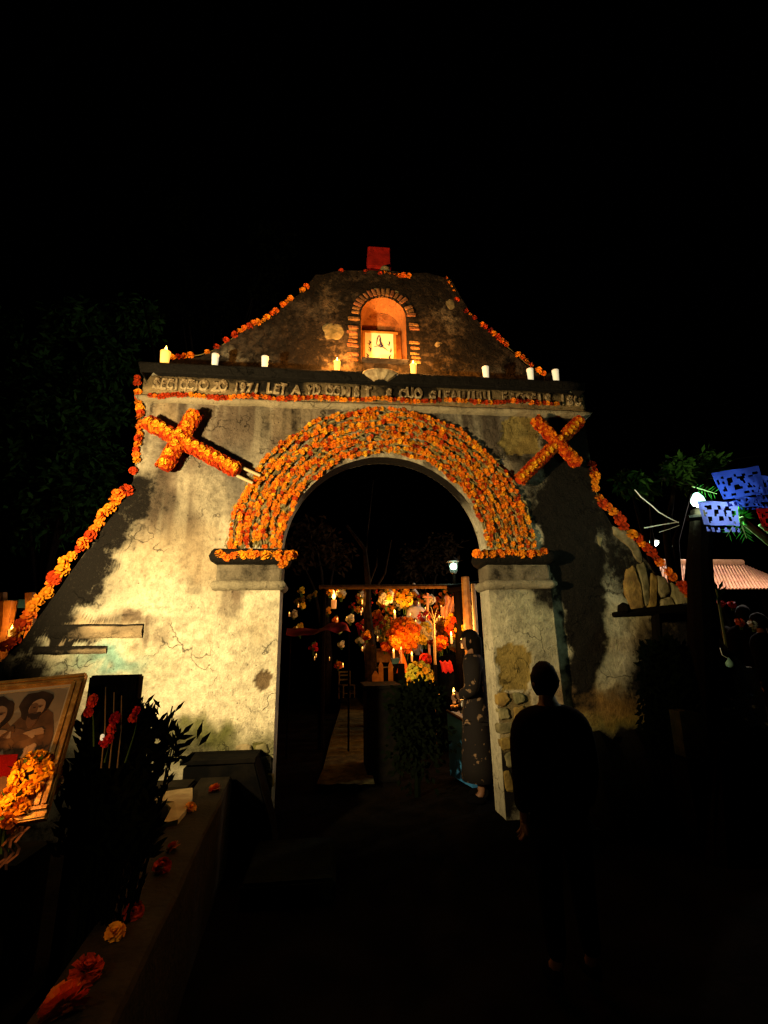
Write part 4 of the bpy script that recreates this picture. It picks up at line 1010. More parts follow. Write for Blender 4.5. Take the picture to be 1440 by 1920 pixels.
for (a, b), (c_, d_), reds in (((190, 1440), (198, 1288), []), ((205, 1440), (214, 1298), []), ((220, 1440), (228, 1304), []), ((196, 1430), (212, 1340), [(196, 1392), (205, 1386), (210, 1366), (214, 1350), (217, 1344)]), ((235, 1430), (262, 1326), [(256, 1334), (250, 1346)]), ((176, 1400), (168, 1300), [(172, 1318), (166, 1336), (176, 1310)])):
    MB().tube([P(a, b, -2.96), P((a+c_)/2+3, (b+d_)/2, -2.96), P(c_, d_, -2.96)], [.004, .003, .002], 5).build('stalk', MT['stick_dim'] if not reds else MT['leaf'], t)
    for x, y in reds: put_flower(t, P(x, y, -2.98), .022, 'redf', name='bloom')
o = thing('white_candle_stub', P(191, 1384, -2.98), 'tiny white candle stub glinting over the red gladiolus', 'candle')
MB().lathe(P(191, 1388, -2.98), [(.008, 0), (.008, .02), (.003, .024)], 8).build('wax', MT['wax'], o)

# ------------------------------------------------------------------ behind the left wall
t = thing('wooden_posts', P(30, 1180, 2.6), 'candle-lit wooden posts with a blue tarpaulin strip beyond the left wall', 'stall')
for a, b, yb in ((3, 1112, 1230), (57, 1112, 1210)):
    MB().tube([P(a, b, 2.6), P(a+1, 1180, 2.6), Vector((P(a, b, 2.6).x, 2.6, 0))], .07, 8).build('post', MT['orange_wood'], t)
MB().tube([P(16, 1128, 2.55), P(12, 1172, 2.55), Vector((P(12, 1150, 2.55).x, 2.55, 0))], [.12, .09, .09], 8).build('post', MT['orange_wood'], t)
mb = MB().box((P(36, 1132, 2.7)), (.42, .02, .13)); mb.build('tarpaulin', MT['blue_paint'], t)
p = P(22, 1180, 2.3); cup('small candle flame among the wooden posts beyond the left wall', p-Vector((0, 0, .1)), .04, .1, True, 9, group=None)

def leafy_tree(label, base, height, crown_px, Y, n_, m_, seed, cat='tree', spread=1.0, leaf=.16):
    r = random.Random(seed); t = thing('tree', base, label, cat)
    mb = MB(); tips = []
    top_ = base+Vector((0, 0, height*.55))
    mb.tube([base+Vector((0, 0, -.1)), base+Vector((.1, 0, height*.25)), top_], [.22, .17, .12], 9)
    for px, py, rr in crown_px:
        c = P(px, py, Y+r.uniform(-.6, .6)); k = PXS(Y)*rr
        st = base.lerp(top_, r.uniform(.5, 1)); mid = st.lerp(c, .5)+Vector((r.uniform(-.2, .2), 0, .25)); mb.tube([st, mid, c], [.09, .05, .015], 6); tips.append((c, k))
    mb.build('trunk', MT['bark'], t, smooth=True)
    mb = MB(); tot = sum(k*k for _, k in tips)
    for c, k in tips:
        for q_ in range(int(n_*k*k/tot)):
            d = Vector((r.gauss(0, 1), r.gauss(0, 1), r.gauss(0, .8))).normalized(); p = c+d*k*(r.random()**.45)*Vector((1, .8, 1)).length/1.62*1.0
            if r.random() < .15: p += d*k*.2
            a = Vector((r.gauss(0, 1), r.gauss(0, 1), r.gauss(-.4, .7))).normalized(); s_ = a.cross(Vector((r.gauss(0, 1), r.gauss(0, 1), 1))).normalized()*leaf*.2
            l = leaf*r.uniform(.6, 1.3)
            mb.add([p, p+a*l*.5+s_, p+a*l, p+a*l*.5-s_], [(0, 1, 2, 3)])
    o = mb.build('crown', m_, t); return t
CR = [(40, 880, 70), (120, 930, 70), (60, 980, 60), (160, 860, 60), (110, 800, 70), (190, 930, 45), (30, 780, 70), (180, 760, 60), (90, 700, 70), (210, 680, 50), (150, 620, 60), (260, 600, 50), (30, 640, 60)]
leafy_tree('dim green leafy tree standing behind the left wall and gateway corner', Vector((P(100, 1000, 9).x, 9, 0)), 9.0, CR, 9, 9000, MT['leaf_tree'], 4, leaf=.3)
CR = [(330, 520, 70), (420, 470, 70), (400, 580, 50), (500, 470, 60), (250, 470, 60), (480, 540, 45), (330, 410, 60)]
leafy_tree('tall nearly black tree rising behind the left half of the pediment', Vector((P(380, 900, 6.5).x, 6.5, 0)), 9, CR, 6.5, 5000, MT['leaf_dark'], 5, leaf=.22)

# ------------------------------------------------------------------ people
def skin_surface(joints, edges, sub=2, root=0):
    me = bpy.data.meshes.new('body_tmp'); me.from_pydata([j[0] for j in joints], edges, [])
    o = bpy.data.objects.new('body_tmp', me); COL.objects.link(o)
    md = o.modifiers.new('s', 'SKIN'); md.use_smooth_shade = True
    for i, j in enumerate(joints):
        r = j[1]; me.skin_vertices[0].data[i].radius = r if isinstance(r, tuple) else (r, r)
        me.skin_vertices[0].data[i].use_root = (i == root)
    sb = o.modifiers.new('d', 'SUBSURF'); sb.levels = sub; sb.render_levels = sub
    dg = bpy.context.evaluated_depsgraph_get(); dg.update()
    r = bpy.data.meshes.new_from_object(o.evaluated_get(dg))
    v = [tuple(x.co) for x in r.vertices]; f = [tuple(p.vertices) for p in r.polygons]
    bpy.data.objects.remove(o); bpy.data.meshes.remove(me); bpy.data.meshes.remove(r)
    return v, f
def person(base, rz, H, top_m, leg_m, label, hair_long=False, skirt=False, arms='down', group=None, head_turn=0.0, build=1.0, bag=False):
    t = thing('person', base, label, 'person', group); t.rotation_euler = (0, 0, rz)
    bw = build
    sh = .118*bw
    def arm(s):
        if arms == 'fold': return [(s*sh, 0, .80), (s*(sh+.035), .0, .64), (s*.045, .09, .60)]
        if arms == 'hold': return [(s*sh, 0, .80), (s*(sh+.03), .01, .645), (s*.075, .135, .62)]
        return [(s*sh, 0, .79), (s*(sh+.014), -.01, .625), (s*(sh+.010), .035, .485)]
    def skel(o, hands=True, hem=False):
        J = [((0, 0, .53), (.085*bw+o, .062+o)), ((0, 0, .63), (.078*bw+o, .058+o)), ((0, .0, .74), (.098*bw+o, .066+o)), ((0, 0, .805), (.075*bw+o, .052+o)), ((0, .0, .855), .033+o*.6), ((0, .012, .905), .036)]
        E_ = [(0, 1), (1, 2), (2, 3), (3, 4), (4, 5)]
        for s in (-1, 1):
            k = len(J); a = arm(s); J += [(a[0], .042+o), (a[1], .028+o), (a[2], .019+o*.8)]; E_ += [(3, k), (k, k+1), (k+1, k+2)]
            if hands:
                d = (Vector(a[2])-Vector(a[1])).normalized(); p = Vector(a[2])+d*.04; J.append((tuple(p), (.021, .012))); E_.append((k+2, k+3))
            k = len(J); J += [((s*.055, 0, .50), .060+o), ((s*.06, .008, .28), .038+o), ((s*.063, -.008, .05), .025+o*.7), ((s*.068, .03, .022), .021), ((s*.072, .075, .014), .015)]
            E_ += [(0, k), (k, k+1), (k+1, k+2), (k+2, k+3), (k+3, k+4)]
        if hem: J.append(((0, 0, .455), (.092*bw+o, .066+o))); E_.append((0, len(J)-1))
        return J, E_
    J, E_ = skel(0.0); v, f = skin_surface(J, E_, 1)
    mb = MB(); mb.add(v, f)
    # fingers
    for s in (-1, 1):
        a = arm(s); d = (Vector(a[2])-Vector(a[1])).normalized(); p = Vector(a[2])+d*.05
        side = d.cross(Vector((s, 0, 0)));  side = side.normalized() if side.length > .2 else Vector((0, 1, 0))
        nrm = d.cross(side).normalized()
        for k, l in enumerate((.040, .046, .043, .034)):
            b0 = p+side*(k-1.5)*.0095; FJ = [(tuple(b0-d*.012), .005), (tuple(b0+d*l*.4), .0048), (tuple(b0+d*l*.75+nrm*.008*s), .0042), (tuple(b0+d*l+nrm*.018*s), .0034)]
            fv, ff = skin_surface(FJ, [(0, 1), (1, 2), (2, 3)], 0); mb.add(fv, ff)
        b0 = p-d*.022-side*.016; FJ = [(tuple(b0+side*.01), .006), (tuple(b0-side*.012+d*.018), .0052), (tuple(b0-side*.016+d*.036), .004)]
        fv, ff = skin_surface(FJ, [(0, 1), (1, 2)], 0); mb.add(fv, ff)
    # head: skull, jaw, nose, ears, eyes
    def head_pts(o=0.0, nu=16, nv=12):
        vs_, fs = [], []
        for j in range(nv+1):
            la = -PI/2+PI*j/nv
            for i in range(nu):
                a = 2*PI*i/nu; x = math.cos(la)*math.cos(a)*.047; y = math.cos(la)*math.sin(a)*.060; z = math.sin(la)*.066
                if z < 0: x *= 1+z*3.6; y = y*(1+z*2.2)+(.010 if y > 0 else -.0)*(-z/.06)
                if y > .05 and z < .01: y *= .96
                vs_.append(Vector((x, y, z))*(1+o)+Vector((0, .012, .934)))
        for j in range(nv):
            for i in range(nu): fs.append((j*nu+i, j*nu+(i+1) % nu, (j+1)*nu+(i+1) % nu, (j+1)*nu+i))
        return vs_, fs
    hv, hf = head_pts(); k0 = len(mb.v)
    mb.add(hv, hf)
    mb.add([(-.008, .068, .925), (.008, .068, .925), (0, .084, .922), (-.005, .068, .948), (.005, .068, .948), (0, .066, .916)], [(0, 2, 3), (2, 1, 4), (3, 2, 4), (0, 5, 2), (5, 1, 2)])
    for s in (-1, 1):
        mb.lathe((s*.047, .008, .918), [(.004, 0), (.010, .008), (.012, .02), (.007, .03), (.003, .034)], 7, sx=.35, sy=1)
        mb.mi = 1; mb.lathe((s*.018, .066, .934), [(.001, -.004), (.006, -.002), (.006, .002), (.001, .004)], 8); mb.mi = 0
    mb.mi = 1; mb.box((0, .066, .897), (.022, .004, .004)); mb.mi = 0
    if head_turn:
        c_, s_ = math.cos(head_turn), math.sin(head_turn)
        for i in range(k0, len(mb.v)): x, y, z = mb.v[i]; mb.v[i] = (x*c_-y*s_, x*s_+y*c_, z)
    def fin(mb, name, mats):
        mb.v = [(x*H, y*H, z*H) for x, y, z in mb.v]; o = bpy.data.objects.new(name, mb.mesh(name, mats, True)); COL.objects.link(o); o.parent = t; return o
    fin(mb, 'body', [MT['skin'], MT['hair']])
    # clothing: separate shells over torso and legs
    def shell(keep, o, name, m_):
        J, E_ = skel(o, hands=False, hem=True); ids = [i for i, j in enumerate(J) if keep(i)]; mp = {i: n_ for n_, i in enumerate(ids)}
        v, f = skin_surface([J[i] for i in ids], [(mp[a], mp[b]) for a, b in E_ if a in mp and b in mp], 2)
        s = MB(); s.add(v, f); return fin(s, name, m_)
    arms_i = {6, 7, 8, 14, 15, 16}; legs_i = {9, 10, 11, 17, 18, 19}
    shell(lambda i: i in {0, 1, 2, 3, 4, 22} or i in arms_i, .020, 'top', top_m)
    if skirt:
        s = MB(); s.lathe((0, 0, 0), [(.08, .60), (.115, .52), (.13, .40), (.15, .20), (.16, .12), (.15, .12)], 18, sx=1, sy=.75); fin(s, 'skirt', leg_m)
    else: shell(lambda i: i in {0, 1} or i in legs_i, .010, 'trousers', leg_m)
    for s_ in (-1, 1):
        s = MB(); s.lathe((s_*.068, .03, 0), [(.030, 0), (.032, .012), (.026, .034), (.012, .044)], 10, sx=.9, sy=2.0); fin(s, 'shoe', MT['black'])
    # hair
    hv, hf = head_pts(.09); keep = []
    hm = MB()
    for q_ in hf:
        c = sum((hv[i] for i in q_), Vector())/4
        if c.z > .955 or (c.y < .03 and c.z > (.86 if hair_long else .880)): keep.append(q_)
    hm.add(hv, keep)
    if hair_long:
        n_ = 14
        for j in range(6):
            z = .955-j*.045
            for i in range(n_):
                a = PI+PI*i/(n_-1); w_ = .058+.008*j/5
                hm.v.append((math.cos(a)*w_, .005+math.sin(a)*(.065-.006*j)+(-.012*j*.5), z))
        b0 = len(hm.v)-6*n_
        for j in range(5):
            for i in range(n_-1): a = b0+j*n_+i; hm.f.append((a, a+1, a+n_+1, a+n_)); hm.m.append(0)
    rr = random.Random(len(label)); hm.v = [(x*(1+rr.uniform(-.06, .09)), y*(1+rr.uniform(-.06, .08)), z+rr.uniform(-.003, .006)) for x, y, z in hm.v]
    if head_turn:
        c_, s_ = math.cos(head_turn), math.sin(head_turn); hm.v = [(x*c_-y*s_, x*s_+y*c_, z) for x, y, z in hm.v]
    fin(hm, 'hair', MT['hair'])
    return t
def stand(px, py, Y, rz, *a, **k):               # crown of the head seen at px,py on plane Y
    p = P(px, py, Y); H = p.z; return person(Vector((p.x, Y, 0)), rz, H, *a, **k)
stand(1020, 1244, -2.4, .05, MT['black2'], MT['black'], 'person in dark clothes seen from behind, standing in front of the right pilaster', build=.92)
stand(884, 1182, .58, 1.2, MT['floral'], MT['floral'], 'long-haired woman in dark flowered clothes standing just inside the right pilaster', hair_long=True, skirt=True, arms='fold', build=1.1)
p = P(779, 1122, 9.2); person(Vector((p.x, 9.2, 1.43)), PI, p.z-1.43, MT['white'], MT['violet'], 'person in white top and pale blue trousers standing among the altars on the terrace', arms='hold')
stand(1392, 1136, 3.2, -.3, MT['black2'], MT['black'], 'person in the dark crowd below the tiled roof, hair rim faintly lit', group='people in the dark yard', hair_long=True)
stand(1422, 1150, 2.2, .4, MT['black'], MT['black'], 'taller dark person at the right edge of the picture under the tiled roof', group='people in the dark yard')
stand(1362, 1175, 4.4, .1, MT['black2'], MT['black'], 'dark person standing nearest to the black post in the yard', group='people in the dark yard')

# ------------------------------------------------------------------ inside the cemetery
def pole(t, a, b, r, m_, nm='post', n=8, foot=True):
    pts = [a, a.lerp(b, .5)+Vector((random.uniform(-.02, .02), 0, 0)), b]
    return MB().tube(pts, [r*.9, r, r], n).build(nm, m_, t)
def down(p, z=-.05): return Vector((p.x, p.y, z))
YB = 4.0
t = thing('pergola', down(P(740, 1100, YB)), 'rough wooden pergola beam on posts across the cemetery path', 'pergola')
MB().tube([P(598, 1101, YB), P(740, 1100, YB), P(896, 1099, YB)], .045, 8).build('beam', MT['wood'], t)
MB().tube([P(840, 1104, YB-.1), P(900, 1096, YB-.1)], .075, 8).build('beam', MT['wood_dark'], t)
a = P(607, 1101, YB+.02); pole(t, a, down(a), .06, MT['wood_dark']); a = P(858, 1101, YB+.02); pole(t, a, down(a), .10, MT['wood_dark'])
t = thing('wooden_pole', down(P(876, 1200, 3.4)), 'thick pole glowing orange in candlelight just inside the right pilaster', 'pole')
pole(t, P(872, 1082, 3.4), down(P(880, 1200, 3.4)), .085, MT['orange_wood'], 'shaft')
t = thing('white_pole', down(P(891, 1200, 3.6)), 'slim white painted pole beside the orange lit one', 'pole')
pole(t, P(887, 1095, 3.6), down(P(894, 1200, 3.6)), .05, MT['white'], 'shaft')
# lantern
p = P(850, 1062, 4.6)
t = thing('lantern', down(p), 'greenish white lantern lamp on a post above the pergola', 'lamp')
MB().tube([down(p), p-Vector((0, 0, .17))], .035, 8).build('post', MT['wood_dark'], t)
MB().lathe(p, [(.02, -.17), (.06, -.15), (.07, -.12), (.02, -.11)], 10).build('base', MT['metal'], t)
MB().lathe(p, [(.02, -.07), (.06, -.05), (.075, 0), (.06, .05), (.02, .07)], 14).build('bulb', MT['bulb2'], t, True)
mb = MB()
for k in range(6):
    a = 2*PI*k/6; mb.tube([p+Vector((.07*math.cos(a), .07*math.sin(a), -.12)), p+Vector((.10*math.cos(a), .10*math.sin(a), .10))], .006, 4)
mb.build('cage', MT['metal'], t)
MB().lathe(p, [(.13, .10), (.12, .12), (.05, .19), (.01, .22)], 12).build('hood', MT['metal'], t)
point('lantern_light', p+Vector((0, -.16, -.02)), 9, (.6, 1, .75), .05)

def trunk_tree(label, px, Y, pts_list, m_='bark'):
    b = down(P(px, 1200, Y)); t = thing('bare_tree', b, label, 'tree')
    mb = MB()
    for pts, r in pts_list:
        q_ = [P(a, c, Y) for a, c in pts]; n_ = len(q_); mb.tube(q_, [r*(1-.75*i/(n_-1)) for i in range(n_)], 7)
    mb.tube([b, P(*pts_list[0][0][0], Y)], [.14, .12], 8)
    mb.build('trunk', MT[m_], t)
    return t
trunk_tree('leafless slender tree with forking pale limbs behind the pergola', 695, 5.0, [([(695, 1210), (688, 1140), (690, 1090), (684, 1030), (650, 985)], .11), ([(690, 1100), (706, 1060), (708, 1030)], .03), ([(700, 1110), (722, 1075), (734, 1012)], .035), ([(686, 1040), (690, 990), (700, 900)], .03)])
for i, (nm, px, Y, cr) in enumerate((('dark thin-leaved tree over the terrace right of the lantern', 800, 13, [(780, 1050, 40), (810, 1060, 35), (830, 1030, 40), (765, 1075, 25)]), ('dark thin-leaved tree behind the red canopy', 610, 11, [(590, 1010, 45), (560, 1040, 35), (630, 1040, 35)]))):
    leafy_tree(nm, Vector((P(px, 1100, Y).x, Y, .0)), 5.5, cr, Y, 900, mat('dry_leaf', (.030, .018, .008), .9, .03), 20+i, leaf=.26)

# red canopy sheet on thin poles
YC = 3.2
t = thing('red_canopy', down(P(600, 1180, YC)), 'red cloth canopy sagging between thin poles left of the path', 'canopy')
topl = [(538, 1178), (560, 1177), (585, 1180), (605, 1176), (622, 1168), (640, 1165), (650, 1170), (656, 1182)]
botl = [(540, 1192), (560, 1194), (585, 1193), (600, 1186), (616, 1184), (634, 1188), (648, 1184), (656, 1186)]
mb = MB(); N = 24
def lin(pl_, s): k = s*(len(pl_)-1); i = min(int(k), len(pl_)-2); f_ = k-i; return (pl_[i][0]*(1-f_)+pl_[i+1][0]*f_, pl_[i][1]*(1-f_)+pl_[i+1][1]*f_)
for j in range(6):
    for i in range(N):
        a, b = lin(topl, i/(N-1)), lin(botl, i/(N-1)); s = j/5
        p = P(a[0]*(1-s)+b[0]*s, a[1]*(1-s)+b[1]*s, YC-.02*j); mb.v.append((p.x, YC-.10*j+.03*math.sin(i*1.4+j), p.z-.01*math.sin(i*.9)))
for j in range(5):
    for i in range(N-1): a = j*N+i; mb.f.append((a, a+1, a+N+1, a+N)); mb.m.append(0)
for i in range(N-1):
    pass
mb.build('sheet', MT['red'], t, True)
for a in ((545, 1186), (654, 1184)): q_ = P(*a, YC); MB().tube([q_, down(q_)], .018, 6).build('pole', MT['wood_dark'], t)
point('candle_light', P(628, 1205, YC-1.0), 2.2, (1, .2, .08), .05)
t = thing('red_streamer', P(674, 1190, 3.6), 'red streamer cloth hanging beside the bare tree trunk', 'cloth')
mb = MB(); pts = [P(668, 1172, 3.6), P(672, 1190, 3.6), P(678, 1197, 3.6), P(688, 1192, 3.6)]
for q_ in pts: mb.v += [tuple(q_), tuple(q_+Vector((.05, -.05, -.05)))]
for i in range(3): mb.f.append((2*i, 2*i+1, 2*i+3, 2*i+2)); mb.m.append(0)
mb.build('strip', MT['red'], t)

# altar masses: every bunch its own thing
bouquet('marigold_mound', P(757, 1190, 4.6), .30, 90, ['marigold', 'marigold', 'marigold_y'], 'big glowing round mass of marigolds at the middle of the altars', size=.075, leaves=4, group=None)
bouquet('flower_posy', P(750, 1166, 4.7), .07, 14, ['redf', 'white'], 'small red and white blooms on top of the big marigold mass', size=.05, stem=False, leaves=2)
bouquet('white_wreath', P(798, 1184, 4.8), .16, 26, ['white', 'white', 'small'], 'white and pale yellow wreath right of the big marigold mass', size=.07, flat=.6, leaves=6)
bouquet('yellow_wreath', P(791, 1199, 4.5), .085, 16, ['small'], 'small round yellow-green wreath under the white one', size=.05, flat=.6, leaves=4)
bouquet('chrysanthemum_bush', P(786, 1268, 1.2), .16, 38, ['small', 'marigold_y'], 'yellow chrysanthemums just above the head of the person in the archway', size=.042, leaves=8)
bouquet('orange_flower_bush', P(862, 1172, 4.2), .27, 60, ['marigold', 'marigold_y', 'marigold_r'], 'bushy golden flowers heaped left of the orange lit pole', size=.06, leaves=26)
bouquet('orange_flower_bush', P(838, 1182, 5.4), .22, 40, ['marigold', 'marigold_y'], 'smaller golden flower heap behind the dry twig', size=.06, leaves=20)
bouquet('red_flower_bunch', P(798, 1236, 3.9), .085, 20, ['redf', 'marigold_r'], 'glowing red flowers low between the person and the orange cone', size=.05, leaves=4)
bouquet('orange_flower_bunch', P(826, 1205, 4.0), .11, 22, ['marigold', 'marigold_r'], 'orange-red flowers low in front of the golden bushes', size=.05, leaves=4)
bouquet('orange_flower_bunch', P(722, 1212, 4.9), .07, 12, ['marigold', 'marigold_r'], 'small orange bunch left of the big marigold mass, above the wooden chest', size=.06, leaves=3)
bouquet('yellow_flower_spray', P(758, 1122, 7.8), .20, 18, ['small', 'marigold_y'], 'golden spiky flower spray on the upper altar, left of the white-shirted person', size=.09, leaves=14)
bouquet('pale_flower_bunch', P(724, 1118, 7.6), .17, 16, ['white', 'marigold_y'], 'pale pinkish flowers below a yellow globe on the upper altar', size=.09, leaves=5)
bouquet('pale_flower_bunch', P(806, 1124, 8.6), .10, 10, ['white'], 'three small white blooms right of the white-shirted person', size=.08, leaves=3)
bouquet('white_flower_bunch', P(716, 1180, 6.4), .14, 14, ['white', 'small'], 'pale yellowish blooms in the dark left of the marigold mass', size=.07, leaves=8)
bouquet('yellow_flower_bunch', P(730, 1108, 7.9), .10, 10, ['marigold_y'], 'single round yellow globe of flowers under the pergola beam', size=.085, leaves=2)
bouquet('flower_bunch', P(640, 1112, 5.6), .09, 9, ['white', 'small'], 'whitish-green blooms on a wreath over the left candle', size=.06, leaves=5)
for i, (a, b) in enumerate(((556, 1127), (567, 1122), (580, 1119), (590, 1113))):
    o = bouquet('yellow_rose', P(a, b, 1.7), .028, 6, ['small'], ['lowest yellow bloom just past the left pilaster', 'second yellow bloom past the left pilaster', 'third, paler yellow bloom past the left pilaster', 'topmost small bloom past the left pilaster'][i], 'flower', size=.026, leaves=2, group='yellow blooms by the left pilaster')
def zone(px, py):
    h = 'left of the tree trunk' if px < 690 else 'right of the tree trunk' if px < 735 else 'by the big marigold mass' if px < 785 else 'near the dry twig' if px < 825 else 'by the pink sheet' if px < 852 else 'by the orange pole'
    return ('on upper altars ' if py < 1150 else 'on middle altars ' if py < 1182 else 'on lower altars ')+h
KN = {'marigold': 'orange', 'marigold_y': 'golden', 'white': 'white', 'redf': 'red', 'small': 'yellow', 'marigold_r': 'rust-red'}
for i in range(96):                              # offerings crowding the graves, each bunch its own
    px, py = random.uniform(655, 888), random.uniform(1108, 1222); Y = 9.5 if py < 1150 else random.uniform(5.5, 8)
    if px < 700 and random.random() < .5: continue
    kd = random.choice(['marigold', 'marigold', 'marigold_y', 'white', 'redf', 'small', 'marigold_r'])
    bouquet('offering_flowers', P(px, py, Y), random.uniform(.05, .14), random.choice((7, 9, 12)), [kd], 'small %s flower bunch %s' % (KN[kd], zone(px, py)), size=random.uniform(.04, .065), leaves=random.choice((3, 6, 9)), group='flower bunches on the far altars')
# white cross on the altars
t = thing('white_cross', P(802, 1145, 8.4), 'slender pale cross standing on the upper altar', 'cross')
MB().tube([P(802, 1112, 8.4), P(802, 1150, 8.4), down(P(802, 1150, 8.4), 1.4)], .035, 6).build('upright', MT['pink'], t); MB().tube([P(793, 1119, 8.38), P(810, 1119, 8.38)], .032, 6).build('arm', MT['pink'], t)
t = thing('white_figure', P(777, 1118, 9.6), 'small white statue behind the person in the white top', 'statue')
p = P(777, 1126, 9.6); MB().lathe(down(p, 1.43), [(.20, 0), (.20, p.z-1.43), (.13, p.z-1.43+.02), (.15, p.z-1.43+.22), (.06, p.z-1.43+.34), (.085, p.z-1.43+.44), (.05, p.z-1.43+.52), (.01, p.z-1.43+.55)], 12).build('body', MT['white'], t, True)
t = thing('hanging_sheet', P(842, 1140, 8.2), 'pink lit cloth sheet hung behind the golden flower bushes', 'cloth')
mb = MB(); N = 12
for j in range(9):
    for i in range(N):
        p = P(828+i*2.4+2*math.sin(j), 1118+j*6+2*math.sin(i*1.1), 8.2+.08*math.sin(i*1.9+j*.4)); mb.v.append(tuple(p))
for j in range(8):
    for i in range(N-1):
        if (i < 2 and j < 3) or (i > 9 and j > 6): continue
        a = j*N+i; mb.f.append((a, a+1, a+N+1, a+N)); mb.m.append(0)
mb.build('sheet', MT['pink'], t, True)
# dry twig
t = thing('dry_twig', down(P(812, 1200, 3.8)), 'dry branching twig stuck upright between the wreath and the golden flowers', 'plant')
mb = MB(); mb.tube([down(P(814, 1220, 3.8)), P(814, 1190, 3.8), P(813, 1160, 3.8), P(808, 1138, 3.8)], [.03, .025, .02, .008], 6)
for a, b, c_, d_ in ((813, 1165, 802, 1143), (814, 1160, 820, 1140), (813, 1172, 824, 1152), (813, 1175, 800, 1158)): mb.tube([P(a, b, 3.8), P((a+c_)/2, (b+d_)/2-2, 3.8), P(c_, d_, 3.8)], [.014, .01, .004], 5)
mb.build('branches', MT['stick'], t)
# chest, picket rail, orange cone, small blue box
p = P(716, 1230, 5.6); t = thing('wooden_chest', down(p, 0), 'varnished wooden chest on a dark plinth in candlelight', 'chest')
a, b = P(686, 1219, 5.6), P(748, 1241, 5.6); w_, h_ = b.x-a.x, a.z-b.z
o = MB().box((p.x, 5.7, (a.z+b.z)/2), (w_, .4, h_)).build('body', MT['orange_wood'], t); bevel_mesh(o, .015, 2)
MB().box((p.x, 5.69, a.z+.012), (w_+.05, .46, .03)).build('lid', MT['orange_wood'], t); MB().box((p.x, 5.72, b.z/2-.01), (w_*.9, .34, b.z-.02)).build('plinth', MT['tomb_black'], t)
t = thing('picket_rail', down(P(722, 1270, 4.2), 0), 'short grave fence of pointed wooden pickets, tips glowing yellow', 'fence')
for a, w_ in ((704, 12), (714, 8), (732, 8)):
    q_ = P(a, 1240 if a > 706 else 1258, 4.2); k = PXS(4.2)*w_/2; mb = MB(); z0 = q_.z
    mb.prism([(q_.x-k, -.02), (q_.x+k, -.02), (q_.x+k, z0-.08), (q_.x+k*.2, z0), (q_.x-k*.2, z0), (q_.x-k, z0-.08)], 4.18, 4.215); mb.build('picket', MT['orange_wood'], t)
q0, q1 = P(706, 1252, 4.235), P(738, 1251, 4.235); MB().tube([q0, q1], .014, 6).build('rail', MT['metal'], t)
q_ = P(757, 1262, 4.4); h_ = P(757, 1226, 4.4).z-q_.z
t = thing('orange_cone', down(q_, 0), 'orange paper cone of petals glowing beside a pink taper', 'cone')
MB().lathe(Vector((q_.x, 4.5, q_.z)), [(.13, 0), (.10, h_*.3), (.05, h_*.75), (.012, h_)], 12).build('cone', MT['orange_cloth'], t); MB().box((q_.x, 4.5, q_.z/2-.01), (.34, .3, q_.z)).build('stand', MT['tomb_black'], t)
t = thing('taper_candle', P(752, 1242, 4.2), 'tall pinkish taper candle in front of the orange cone', 'candle')
q_ = P(752, 1244, 4.2); MB().tube([q_, q_+Vector((0, 0, P(752, 1218, 4.2).z-q_.z))], .022, 8).build('shaft', MT['pink'], t); MB().box((q_.x, 4.2, q_.z/2), (.12, .12, q_.z)).build('stand', MT['tomb_black'], t); flame(t, P(752, 1218, 4.2), .06, MT['flame_dim'])
q_ = P(742, 1240, 4.8); t = thing('blue_box', q_, 'small blue box at the end of the wooden chest', 'box')
o = MB().box(q_+Vector((0, .1, 0)), (.16, .2, .10)).build('body', MT['blue_paint'], t); MB().box(q_+Vector((0, .1, .055)), (.17, .21, .012)).build('lid', MT['blue_paint'], t); MB().box((q_.x, 4.9, q_.z/2-.03), (.12, .12, q_.z-.08)).build('stand', MT['tomb_black'], t)
t = thing('red_cloth', P(834, 1242, 3.4), 'red cloth draped low over a grave behind the pot', 'cloth')
p = P(834, 1240, 3.4); mb = MB(); N = 10
for j in range(5):
    for i in range(N): mb.v.append((p.x-.10+.2*i/(N-1), 3.4-.05*j, p.z+.02*math.sin(i*1.7)-.022*j*j*.5))
for j in range(4):
    for i in range(N-1): a = j*N+i; mb.f.append((a, a+1, a+N+1, a+N)); mb.m.append(0)
mb.build('drape', MT['red'], t, True); MB().box((p.x, 3.5, p.z/2-.04), (.3, .25, p.z-.04)).build('block', MT['tomb_black'], t)
# chair far down the path
def chair(p, rz, label):
    t = thing('chair', p, label, 'chair'); t.rotation_euler = (0, 0, rz)
    def lb(nm, c, d): o = bpy.data.objects.new(nm, MB().box(c, d).mesh(nm, MT['stick_dark'])); COL.objects.link(o); o.parent = t
    for sx in (-.2, .2):
        lb('leg', (sx, -.2, .22), (.045, .045, .44)); lb('back_post', (sx, .2, .45), (.045, .045, .90))
    lb('seat', (0, 0, .455), (.46, .46, .035))
    for z in (.62, .76, .87): lb('back_slat', (0, .2, z), (.36, .02, .06))
    lb('stretcher', (0, -.2, .2), (.36, .025, .03)); lb('stretcher', (-.2, 0, .25), (.025, .36, .03)); lb('stretcher', (.2, 0, .25), (.025, .36, .03))
    return t
MT['stick_dark'] = mat('grey_wood', (.30, .25, .15), .8, noise=((.2, .16, .09), 10, .4, .6))
chair(Gz(650, 1311, .0), .35, 'plain wooden chair standing alone at the far end of the path')
